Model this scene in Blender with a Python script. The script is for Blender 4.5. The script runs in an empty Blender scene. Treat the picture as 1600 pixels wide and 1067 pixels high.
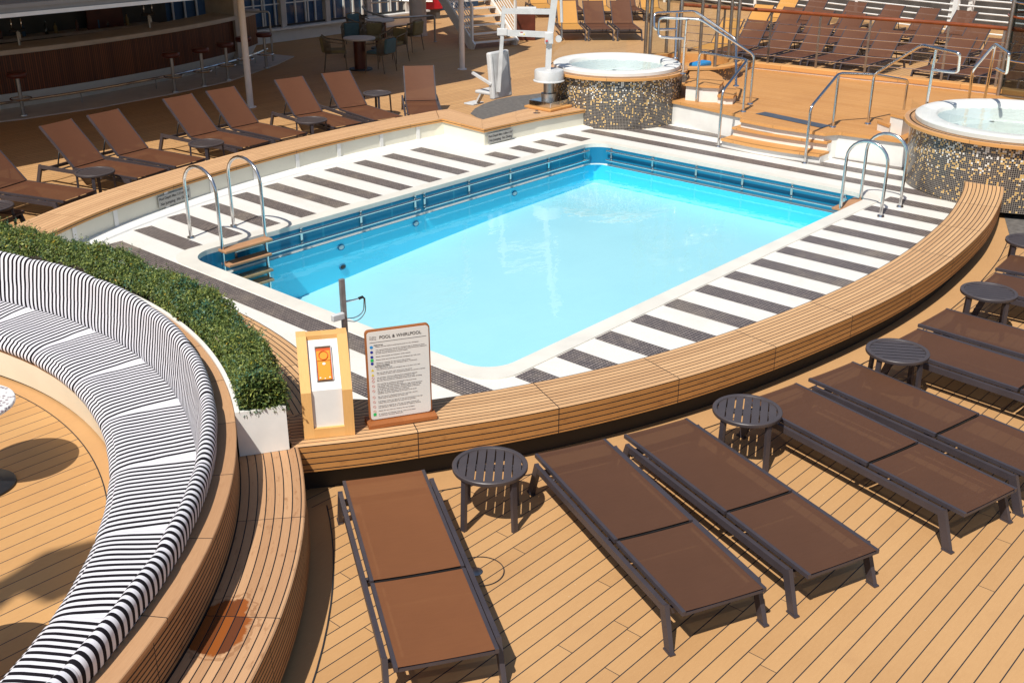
import bpy, bmesh, math, random
from math import sin, cos, pi, radians as rad, sqrt, atan2
from mathutils import Vector as V, Matrix
random.seed(7)
S = bpy.context.scene
col = S.collection
# ------------------------------------------------------------------ camera
CAMH, YAW, PITCH, FPX = 4.4, rad(41.9), rad(23.5), 1700.0
cd = bpy.data.cameras.new('camera'); cam = bpy.data.objects.new('camera', cd); col.objects.link(cam)
cd.sensor_width = 36; cd.lens = FPX / 1600 * 36; cd.clip_start = .05; cd.clip_end = 3000
cam.location = (0, 0, CAMH); cam.rotation_euler = (pi / 2 - PITCH, 0, YAW - pi / 2)
S.camera = cam
# ------------------------------------------------------------------ sky, sun, exposure
W = bpy.data.worlds.new('World'); S.world = W; W.use_nodes = True
nt = W.node_tree; bg = nt.nodes['Background']
sky = nt.nodes.new('ShaderNodeTexSky'); sky.sky_type = 'NISHITA'; sky.sun_disc = False
SUN_EL, SUN_AZ = rad(56), rad(195)            # azimuth the light comes from, measured from +X
sky.sun_elevation = SUN_EL; sky.sun_rotation = pi / 2 - SUN_AZ
nt.links.new(sky.outputs[0], bg.inputs[0]); bg.inputs[1].default_value = .085
sl = bpy.data.lights.new('sun', 'SUN'); so = bpy.data.objects.new('sun', sl); col.objects.link(so)
sl.energy = 4.5; sl.angle = rad(.5); sl.color = (1, .95, .87)
sd = V((cos(SUN_AZ) * cos(SUN_EL), sin(SUN_AZ) * cos(SUN_EL), sin(SUN_EL)))
so.rotation_euler = sd.to_track_quat('Z', 'Y').to_euler(); so.location = (0, 0, 30)
vs = S.view_settings; vs.view_transform = 'Standard'; vs.look = 'None'; vs.gamma = 1; vs.exposure = .16
S.cycles.max_bounces = 8; S.cycles.transparent_max_bounces = 12; S.cycles.caustics_reflective = False; S.cycles.caustics_refractive = False
# ------------------------------------------------------------------ survey helpers: photo pixel -> point of the place at a known height
FW = V((cos(YAW) * cos(PITCH), sin(YAW) * cos(PITCH), -sin(PITCH))); RT = V((sin(YAW), -cos(YAW), 0)); UP = RT.cross(FW)
def ray(u, v): return RT * ((u - 800) / FPX) - UP * ((v - 533.5) / FPX) + FW
def at(u, v, z=0.):
    d = ray(u, v); t = (z - CAMH) / d.z; return V((d.x * t, d.y * t, z))
def above(p, v):
    """height over point p whose picture is on row v"""
    k = (533.5 - v) / FPX; h = V((p[0], p[1], 0))
    a = h.dot(UP); b = h.dot(FW)      # (a+UP.z*s)/(b+FW.z*s)=k
    s = (k * b - a) / (UP.z - k * FW.z); return CAMH + s
# ------------------------------------------------------------------ materials
def srgb(r, g, b):
    f = lambda c: (c / 255 / 12.92) if c / 255 <= .04045 else ((c / 255 + .055) / 1.055) ** 2.4
    return (f(r), f(g), f(b), 1)
class NT:
    def __init__(s, name):
        s.m = bpy.data.materials.new(name); s.m.use_nodes = True; s.t = s.m.node_tree; s.b = s.t.nodes['Principled BSDF']; s.out = s.t.nodes['Material Output']
    def n(s, t, **k):
        n = s.t.nodes.new('ShaderNode' + t)
        for a, b in k.items(): setattr(n, a, b)
        return n
    def l(s, a, b): s.t.links.new(a, b)
    def math(s, op, a, b=None, c=None):
        n = s.n('Math', operation=op)
        for i, x in enumerate((a, b, c)):
            if x is None: continue
            if isinstance(x, (int, float)): n.inputs[i].default_value = x
            else: s.l(x, n.inputs[i])
        return n.outputs[0]
    def mix(s, f, a, b, bt='MIX'):
        n = s.n('Mix', data_type='RGBA', blend_type=bt)
        for i, x in ((0, f), (6, a), (7, b)):
            if isinstance(x, (int, float)): n.inputs[i].default_value = x
            elif isinstance(x, tuple): n.inputs[i].default_value = x
            else: s.l(x, n.inputs[i])
        return n.outputs[2]
    def noise(s, vec, sc, det=3, rough=.55):
        n = s.n('TexNoise'); n.inputs['Scale'].default_value = sc; n.inputs['Detail'].default_value = det; n.inputs['Roughness'].default_value = rough
        if vec is not None: s.l(vec, n.inputs['Vector'])
        return n.outputs['Fac']
    def ramp(s, f, stops):
        n = s.n('ValToRGB'); e = n.color_ramp.elements
        while len(e) < len(stops): e.new(.5)
        for x, (p, c) in zip(e, stops): x.position = p; x.color = c
        s.l(f, n.inputs[0]); return n.outputs[0]
    def sep(s, v):
        n = s.n('SeparateXYZ'); s.l(v, n.inputs[0]); return n.outputs
    def comb(s, x, y, z):
        n = s.n('CombineXYZ')
        for i, a in enumerate((x, y, z)):
            if isinstance(a, (int, float)): n.inputs[i].default_value = a
            else: s.l(a, n.inputs[i])
        return n.outputs[0]
    def white(s, v):
        n = s.n('TexWhiteNoise', noise_dimensions='3D'); s.l(v, n.inputs[0]); return n.outputs['Value']
    def band(s, x, period, width, off=0.):
        """1 on a line of that width every period"""
        q = s.math('FRACT', s.math('ADD', s.math('DIVIDE', x, period), off)); return s.math('LESS_THAN', q, width / period)
    def bump(s, h, strength=.3, dist=.01):
        n = s.n('Bump'); n.inputs['Strength'].default_value = strength; n.inputs['Distance'].default_value = dist; s.l(h, n.inputs['Height']); s.l(n.outputs[0], s.b.inputs['Normal'])
    def base(s, c):
        if isinstance(c, tuple): s.b.inputs['Base Color'].default_value = c
        else: s.l(c, s.b.inputs['Base Color'])
    def rough(s, r):
        if isinstance(r, (int, float)): s.b.inputs['Roughness'].default_value = r
        else: s.l(r, s.b.inputs['Roughness'])
    def pos(s): return s.n('NewGeometry').outputs['Position']
    def obj(s): return s.n('TexCoord').outputs['Object']
    def uv(s): return s.n('TexCoord').outputs['UV']
def plain(name, c, rough=.5, metal=0., vary=.12, sc=6, spec=.5, bump=0.):
    m = NT(name); p = m.obj(); f = m.noise(p, sc, 4)
    dark = tuple(x * (1 - vary) for x in c[:3]) + (1,); lite = tuple(min(1, x * (1 + vary)) for x in c[:3]) + (1,)
    m.base(m.ramp(f, [(.3, dark), (.7, lite)])); m.b.inputs['Metallic'].default_value = metal
    m.rough(m.math('MULTIPLY_ADD', f, .2, rough - .1)); m.b.inputs['Specular IOR Level'].default_value = spec
    if bump: m.bump(m.noise(p, sc * 12, 2), bump, .003)
    return m.m
def wood_uv(name, cA, cB, pitch=.05, joint=1.17, joff=0., line=.0055, caulk=(.012, .012, .014, 1), stain=(.2, .07, .02, 1), stamt=.35, wet=None, jw=.006, voff=0.):
    """boards running along U, caulk lines every pitch of V, butt joint every 'joint' of U"""
    m = NT(name); u, v, _ = m.sep(m.uv()); 
    bi = m.math('FLOOR', m.math('ADD', m.math('DIVIDE', v, pitch), voff)); ji = m.math('FLOOR', m.math('ADD', m.math('DIVIDE', u, joint), joff))
    rnd = m.white(m.comb(bi, ji, 1.5)); gr = m.noise(m.comb(m.math('MULTIPLY', u, 2.2), m.math('MULTIPLY', v, 55), rnd), 3.5, 5, .65)
    k = m.math('MULTIPLY_ADD', rnd, .38, m.math('MULTIPLY', gr, .62))
    c = m.ramp(k, [(.22, cA), (.78, cB)])
    st = m.noise(m.comb(m.math('MULTIPLY', u, 3), m.math('MULTIPLY', v, 9), 0.), 2.2, 5, .7)
    sm = m.ramp(st, [(.56, (0, 0, 0, 1)), (.72, (1, 1, 1, 1))]); c = m.mix(m.math('MULTIPLY', sm, stamt), c, stain)
    if wet:
        cu, cv, ru, rv = wet
        d = m.math('SQRT', m.math('ADD', m.math('POWER', m.math('DIVIDE', m.math('SUBTRACT', u, cu), ru), 2.), m.math('POWER', m.math('DIVIDE', m.math('SUBTRACT', v, cv), rv), 2.)))
        d = m.math('ADD', d, m.math('MULTIPLY', m.math('SUBTRACT', m.noise(m.comb(u, v, 3.), 7, 5), .5), 1.1))
        w = m.ramp(d, [(.90, (1, 1, 1, 1)), (1., (0, 0, 0, 1))]); c = m.mix(w, c, m.mix(rnd, (.30, .085, .016, 1), (.13, .04, .014, 1)))
        ring = m.math('LESS_THAN', m.math('ABSOLUTE', m.math('SUBTRACT', d, 1.12)), .05); c = m.mix(m.math('MULTIPLY', ring, .4), c, stain)
        m.rough(m.math('SUBTRACT', .6, m.math('MULTIPLY', w, .38)))
    else: m.rough(.6)
    ln = m.math('MAXIMUM', m.band(v, pitch, line, voff), m.band(u, joint, jw, joff)); m.base(m.mix(ln, c, caulk))
    m.b.inputs['Specular IOR Level'].default_value = .3
    m.bump(m.math('SUBTRACT', m.math('MULTIPLY', gr, .15), ln), .35, .004)
    return m.m
MAT = {}
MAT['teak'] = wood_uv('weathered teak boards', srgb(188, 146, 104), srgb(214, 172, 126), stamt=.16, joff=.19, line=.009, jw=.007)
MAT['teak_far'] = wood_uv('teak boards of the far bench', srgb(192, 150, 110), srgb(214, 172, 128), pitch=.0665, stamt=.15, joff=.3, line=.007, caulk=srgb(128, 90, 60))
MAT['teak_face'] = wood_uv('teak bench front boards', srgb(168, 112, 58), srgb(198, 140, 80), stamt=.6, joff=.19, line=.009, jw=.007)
MAT['ledge_teak'] = wood_uv('plain teak ledge', srgb(172, 130, 94), srgb(198, 156, 116), pitch=.3, joint=.7395, joff=.02, stamt=.2, line=.0, voff=.0)
MAT['slat_teak'] = wood_uv('thin teak slats', srgb(158, 112, 72), srgb(186, 140, 96), pitch=.0345, joint=1.0, joff=.33, line=.0115, stamt=.85)
MAT['step_teak'] = wood_uv('stained teak step boards', srgb(172, 130, 94), srgb(200, 158, 118), pitch=.0586, joint=1.07, joff=.12, line=.0075, stamt=.6, wet=(30.80, .12, .27, .175))
MAT['smooth_teak'] = wood_uv('smooth orange teak', srgb(196, 140, 80), srgb(216, 162, 100), pitch=.4, joint=1.2, line=0., jw=.005, stamt=.15)
MAT['tread_wood'] = wood_uv('ladder tread wood', srgb(166, 122, 88), srgb(190, 146, 108), pitch=9, joint=9, line=0, jw=0)
MAT['post_grey'] = plain('satin grey post', (.34, .33, .33, 1), .35, metal=.5, vary=.3, sc=9)
MAT['box_teak'] = wood_uv('pale varnished wood', srgb(214, 160, 92), srgb(232, 184, 118), pitch=9, joint=9, line=0, jw=0, stamt=.1)
MAT['sign_teak'] = wood_uv('reddish sign wood', srgb(140, 82, 42), srgb(168, 104, 58), pitch=9, joint=9, line=0, jw=0, stamt=.25)
def deck_mat(name, cA, cB, axis=0, pitch=.1135, lines=True, caulk=(.025, .027, .032, 1), blen=3.1, width=.006):
    m = NT(name); x, y, z = m.sep(m.pos()); a, b = (x, y) if axis == 0 else (y, x)
    row = m.math('FLOOR', m.math('DIVIDE', b, pitch)); off = m.white(m.comb(row, 3.3, .7))
    al = m.math('ADD', m.math('DIVIDE', a, blen), off); bd = m.math('FLOOR', al)
    rnd = m.white(m.comb(row, bd, .2)); big = m.noise(m.comb(a, b, 0.), .9, 4); fine = m.noise(m.comb(m.math('MULTIPLY', a, .25), b, 0.), 60, 3)
    k = m.math('ADD', m.math('MULTIPLY', big, .62), m.math('MULTIPLY', fine, .38))
    if lines: k = m.math('ADD', m.math('MULTIPLY', k, .76), m.math('MULTIPLY', rnd, .24))
    c = m.ramp(k, [(.3, cA), (.72, cB)])
    sp = m.noise(m.pos(), 38, 2); c = m.mix(m.math('MULTIPLY', m.math('GREATER_THAN', sp, .76), .5), c, (.75, .6, .42, 1))
    blot = m.noise(m.pos(), 3.1, 5, .7); c = m.mix(m.math('MULTIPLY', m.ramp(blot, [(.55, (0, 0, 0, 1)), (.8, (1, 1, 1, 1))]), .24), c, (.33, .17, .08, 1))
    if lines:
        ln = m.math('MAXIMUM', m.band(b, pitch, width), m.math('LESS_THAN', m.math('FRACT', al), .005 / blen)); c = m.mix(ln, c, caulk); m.bump(m.math('SUBTRACT', 1., ln), .2, .002)
    m.base(c); m.rough(m.math('MULTIPLY_ADD', big, .3, .42)); m.b.inputs['Specular IOR Level'].default_value = .25
    return m.m
MAT['deck'] = deck_mat('synthetic teak deck', srgb(181, 139, 93), srgb(196, 154, 106), width=.0075)
MAT['deck_round'] = deck_mat('round area deck', srgb(187, 142, 92), srgb(200, 156, 103), pitch=.142, blen=400, width=.0075, caulk=(.045, .045, .05, 1))
MAT['deck_plain'] = deck_mat('deck margin board', srgb(184, 141, 95), srgb(195, 153, 105), lines=False)
MAT['platform'] = deck_mat('platform teak', srgb(188, 134, 76), srgb(206, 154, 96), axis=1, pitch=.062, caulk=srgb(150, 92, 44), width=.008)
MAT['caulk'] = plain('black caulk', (.02, .021, .025, 1), .6)
MAT['white_paint'] = plain('white paint', (.8, .79, .75, 1), .35, vary=.04)
MAT['cream_panel'] = plain('cream panel', srgb(226, 222, 204), .3, vary=.04, sc=2)
MAT['dark_plinth'] = plain('dark plinth', (.02, .016, .013, 1), .7)
MAT['steel'] = plain('polished steel', (.72, .71, .69, 1), .16, metal=1, vary=.05)
MAT['dull_steel'] = plain('brushed steel', (.42, .41, .4, 1), .38, metal=1, vary=.15)
MAT['frame'] = plain('grey brown aluminium', srgb(64, 58, 62), .42, vary=.1, bump=.2)
MAT['table_slat'] = plain('grey aluminium slats', srgb(72, 65, 66), .45, vary=.08, bump=.15)
MAT['white_plastic'] = plain('white plastic', (.60, .60, .59, 1), .4, vary=.1)
MAT['grey_rubber'] = plain('grey rubber mat', srgb(100, 96, 92), .8, vary=.3, sc=14)
MAT['black'] = plain('black plastic', (.015, .015, .016, 1), .45)
MAT['dark_grey'] = plain('bulkhead grey', (.07, .065, .06, 1), .6, vary=.3, sc=2)  # dark grey with random mottling
MAT['canopy_grey'] = plain('grey white canopy paint', (.27, .255, .24, 1), .5, vary=.05)
MAT['red'] = plain('red paint', (.5, .01, .02, 1), .4)
MAT['blue_paint'] = plain('blue paint', srgb(44, 84, 122), .5, vary=.3, sc=1.4)
MAT['ochre'] = plain('ochre wall', srgb(150, 126, 80), .6, vary=.3, sc=1.1)
MAT['dark_wood'] = plain('dark cabinet wood', srgb(92, 44, 30), .35, vary=.35, sc=3)
MAT['leather'] = plain('brown leather', srgb(92, 40, 30), .4, vary=.2)
MAT['rope'] = plain('khaki rope', srgb(120, 104, 82), .8, vary=.2)
MAT['teal_cushion'] = plain('teal cushion', srgb(78, 104, 108), .85, vary=.15)
MAT['yellow_cushion'] = plain('yellow cushion', srgb(128, 114, 76), .85, vary=.15)
MAT['stone'] = plain('stone counter', srgb(198, 188, 178), .6, vary=.1, sc=3)
MAT['handrail_wood'] = plain('varnished handrail', srgb(128, 64, 28), .3, vary=.25, sc=3)
MAT['pole'] = plain('cream painted pole', (.78, .74, .70, 1), .35, vary=.05)
def fabric(name, c, warm):
    m = NT(name); p = m.obj(); x, y, z = m.sep(p)
    w = m.math('MULTIPLY', m.math('SINE', m.math('MULTIPLY', x, 2100.)), m.math('SINE', m.math('MULTIPLY', y, 2100.)))
    f = m.noise(p, 3.2, 4); st = m.noise(m.comb(m.math('MULTIPLY', x, 2.), m.math('MULTIPLY', y, 16.), z), 4, 3)
    cc = m.mix(m.math('MULTIPLY', m.math('ADD', f, st), .5), c, warm)
    m.base(cc); m.rough(.6); m.b.inputs['Specular IOR Level'].default_value = .28
    tr = m.n('BsdfTransparent'); tl = m.n('BsdfTranslucent'); m.l(cc, tl.inputs[0]); mx = m.n('MixShader'); mx.inputs[0].default_value = .045; m.l(m.b.outputs[0], mx.inputs[1]); m.l(tr.outputs[0], mx.inputs[2])
    m2 = m.n('MixShader'); m2.inputs[0].default_value = .05; m.l(mx.outputs[0], m2.inputs[1]); m.l(tl.outputs[0], m2.inputs[2]); m.l(m2.outputs[0], m.out.inputs[0])
    return m.m
MAT['sling'] = fabric('brown sling mesh', srgb(81, 54, 38), srgb(96, 65, 47))
MAT['sling_rust'] = fabric('rust brown sling mesh', srgb(114, 71, 43), srgb(130, 83, 51))
MAT['sling_mid'] = fabric('chestnut sling mesh', srgb(90, 56, 38), srgb(104, 66, 45))
MAT['sling_yellow'] = fabric('mustard sling mesh', srgb(190, 136, 66), srgb(204, 150, 78))
def stripes():
    m = NT('black and white stripe fabric'); u, v, _ = m.sep(m.uv()); q = m.math('FRACT', m.math('ADD', m.math('DIVIDE', u, .06), 50.24)); k = m.math('LESS_THAN', q, .48)
    f = m.noise(m.uv(), 240, 2); c = m.mix(k, m.mix(f, (.62, .61, .66, 1), (.76, .75, .78, 1)), (.009, .007, .01, 1)); m.base(c); m.rough(.85); m.b.inputs['Specular IOR Level'].default_value = .2
    m.bump(m.noise(m.uv(), 7, 3), .25, .02); return m.m
MAT['stripe'] = stripes()
def tiles(name, cA, cB, grout, size=.024, gw=.2, vary=.5):
    m = NT(name); x, y, z = m.sep(m.pos()); a = m.math('FRACT', m.math('DIVIDE', x, size)); b = m.math('FRACT', m.math('DIVIDE', y, size))
    g = m.math('MAXIMUM', m.math('LESS_THAN', a, gw), m.math('LESS_THAN', b, gw)); r = m.white(m.comb(m.math('FLOOR', m.math('DIVIDE', x, size)), m.math('FLOOR', m.math('DIVIDE', y, size)), 1.))
    c = m.mix(r, cA, cB); c = m.mix(g, c, grout); n = m.noise(m.pos(), 1.6, 4, .7); c = m.mix(m.math('MULTIPLY', m.ramp(n, [(.5, (0, 0, 0, 1)), (.75, (1, 1, 1, 1))]), .22), c, srgb(206, 190, 160), )
    m.base(c); m.rough(.42); m.bump(g, -.2, .002); return m.m
MAT['tile_white'] = tiles('white mosaic floor', (.77, .75, .70, 1), (.81, .79, .74, 1), (.70, .67, .61, 1), .024, .14)
MAT['tile_dark'] = tiles('dark mosaic floor', srgb(122, 112, 108), srgb(150, 138, 131), srgb(30, 26, 30), .036, .27)
MAT['coping'] = plain('cream pool coping', (.74, .71, .63, 1), .35, vary=.06, sc=3)
def mosaic():
    m = NT('glass mosaic wall'); u, v, _ = m.sep(m.uv()); s = .027
    a = m.math('FRACT', m.math('DIVIDE', u, s)); b = m.math('FRACT', m.math('DIVIDE', v, s)); g = m.math('MAXIMUM', m.math('LESS_THAN', a, .17), m.math('LESS_THAN', b, .17))
    cell = m.comb(m.math('FLOOR', m.math('DIVIDE', u, s)), m.math('FLOOR', m.math('DIVIDE', v, s)), 4.)
    r = m.white(cell); r2 = m.white(m.comb(m.math('FLOOR', m.math('DIVIDE', v, s)), m.math('FLOOR', m.math('DIVIDE', u, s)), 9.))
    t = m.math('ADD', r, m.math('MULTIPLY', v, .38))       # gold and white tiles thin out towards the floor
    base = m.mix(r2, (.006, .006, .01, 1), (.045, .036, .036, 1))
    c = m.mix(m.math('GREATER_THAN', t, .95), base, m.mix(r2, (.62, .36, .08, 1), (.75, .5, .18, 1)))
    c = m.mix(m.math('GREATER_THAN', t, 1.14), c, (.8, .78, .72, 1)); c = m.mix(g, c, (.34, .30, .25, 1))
    m.base(c); m.rough(m.math('MULTIPLY_ADD', g, .5, .12)); m.bump(g, -.3, .002); return m.m
MAT['mosaic'] = mosaic()
def pool_paint(name, a, b, lines=0.):
    m = NT(name); x, y, z = m.sep(m.pos()); n = m.math('ADD', m.math('MULTIPLY', m.noise(m.pos(), 1.1, 4), .7), m.math('MULTIPLY', m.noise(m.pos(), 9, 4, .7), .3)); c = m.mix(n, a, b)
    if lines:
        l = m.math('MAXIMUM', m.band(x, lines, .035), m.band(y, lines, .035)); c = m.mix(m.math('MULTIPLY', l, .4), c, (.04, .36, .5, 1))
    m.base(c); m.rough(.3); return m.m
MAT['pool_wall'] = pool_paint('deep blue pool wall', (.002, .17, .32, 1), (.004, .2, .36, 1), 1.24)
MAT['pool_tank'] = pool_paint('cyan pool side', (.07, .70, .96, 1), (.09, .74, .97, 1))
MAT['pool_floor'] = pool_paint('pale pool floor', (.46, .71, .75, 1), (.58, .81, .83, 1))
def water(name, tint, fresn=1.33, bs=.12, sc=1.0):
    m = NT(name); t = m.t; t.nodes.remove(m.b); tr = m.n('BsdfTransparent'); tr.inputs[0].default_value = tint; gl = m.n('BsdfGlossy'); gl.inputs['Roughness'].default_value = .015; gl.inputs[0].default_value = (1, 1, 1, 1)
    mp = m.n('Mapping'); m.l(m.pos(), mp.inputs[0]); mp.inputs['Scale'].default_value = (sc, sc * 1.6, sc)
    n1 = m.noise(mp.outputs[0], 2.2, 2, .5); n2 = m.noise(mp.outputs[0], 9, 2); h = m.math('ADD', n1, m.math('MULTIPLY', n2, .12)); bp = m.n('Bump'); bp.inputs['Strength'].default_value = bs; bp.inputs['Distance'].default_value = .04; m.l(h, bp.inputs['Height'])
    lw = m.n('LayerWeight'); lw.inputs[0].default_value = .5; m.l(bp.outputs[0], lw.inputs['Normal']); m.l(bp.outputs[0], gl.inputs['Normal']); fr = m.math('MULTIPLY_ADD', m.math('POWER', lw.outputs['Facing'], 5.), .98, .02)
    mx = m.n('MixShader'); m.l(fr, mx.inputs[0]); m.l(tr.outputs[0], mx.inputs[1]); m.l(gl.outputs[0], mx.inputs[2]); m.l(mx.outputs[0], m.out.inputs[0]); return m.m
MAT['water'] = water('pool water', (.82, .97, 1., 1), bs=.12)
MAT['tub_water'] = water('whirlpool water', (.93, 1., .985, 1), bs=.16, sc=2.4)
def glass(name, tint, f=1.45):
    m = NT(name); m.t.nodes.remove(m.b); tr = m.n('BsdfTransparent'); tr.inputs[0].default_value = tint; gl = m.n('BsdfGlossy'); gl.inputs['Roughness'].default_value = .02
    lw = m.n('LayerWeight'); lw.inputs[0].default_value = .5; fr = m.math('MULTIPLY_ADD', m.math('POWER', lw.outputs['Facing'], 4.), .35, (f - 1) * .12); mx = m.n('MixShader'); m.l(fr, mx.inputs[0]); m.l(tr.outputs[0], mx.inputs[1]); m.l(gl.outputs[0], mx.inputs[2]); m.l(mx.outputs[0], m.out.inputs[0]); return m.m
MAT['glass'] = glass('clear glass', (.93, .95, .94, 1), 1.3); MAT['dark_glass'] = glass('tinted glass', (.55, .6, .62, 1), 1.4)
def terrazzo():
    m = NT('terrazzo'); vo = m.n('TexVoronoi'); vo.inputs['Scale'].default_value = 34; m.l(m.obj(), vo.inputs['Vector']); r = m.white(vo.outputs['Color'])
    k = m.math('MULTIPLY', m.math('LESS_THAN', vo.outputs['Distance'], .42), m.math('GREATER_THAN', r, .55)); m.base(m.mix(k, (.76, .74, .72, 1), m.mix(r, (.02, .02, .04, 1), (.35, .28, .3, 1)))); m.rough(.25); return m.m
MAT['terrazzo'] = terrazzo()
def leafmat(name, a, b, c):
    m = NT(name); oi = m.n('NewGeometry'); r = oi.outputs['Random Per Island']; cc = m.ramp(r, [(0., a), (.55, b), (1., c)]); m.base(cc); m.rough(.45); m.b.inputs['Specular IOR Level'].default_value = .4
    tl = m.n('BsdfTranslucent'); m.l(cc, tl.inputs[0]); mx = m.n('MixShader'); mx.inputs[0].default_value = .25; m.l(m.b.outputs[0], mx.inputs[1]); m.l(tl.outputs[0], mx.inputs[2]); m.l(mx.outputs[0], m.out.inputs[0]); return m.m
MAT['leaf'] = leafmat('box leaves', (.045, .085, .022, 1), (.13, .19, .05, 1), (.36, .40, .10, 1))
MAT['leaf_blue'] = leafmat('blue green leaves', (.03, .09, .05, 1), (.07, .17, .10, 1), (.12, .26, .17, 1))
MAT['leaf_yellow'] = leafmat('yellow leaf tips', (.25, .26, .03, 1), (.42, .36, .04, 1), (.5, .3, .03, 1))
MAT['soil'] = plain('soil', (.03, .022, .015, 1), .9)
def flat(name, c, r=.5): 
    m = NT(name); m.base(c); m.rough(r); return m.m
MAT['ink'] = flat('dark ink', (.05, .045, .045, 1)); MAT['grey_ink'] = flat('grey ink', (.27, .25, .24, 1)); MAT['paper'] = flat('white sign face', (.74, .73, .69, 1), .3)
MAT['icon_blue'] = flat('navy icon', (.01, .03, .3, 1)); MAT['icon_sky'] = flat('sky icon', (.02, .28, .65, 1)); MAT['icon_green'] = flat('green icon', (.02, .5, .12, 1)); MAT['icon_yellow'] = flat('yellow icon', (.8, .6, .03, 1)); MAT['icon_red'] = flat('red icon', (.7, .25, .2, 1))
MAT['orange'] = flat('orange plastic', (.62, .09, .01, 1), .3); MAT['amber'] = flat('amber front', (.85, .30, .02, 1), .3); MAT['plaque'] = flat('grey plaque', (.42, .41, .37, 1), .35)
MAT['cyan_plastic'] = flat('cyan panel', (.02, .55, .65, 1), .4)
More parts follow.
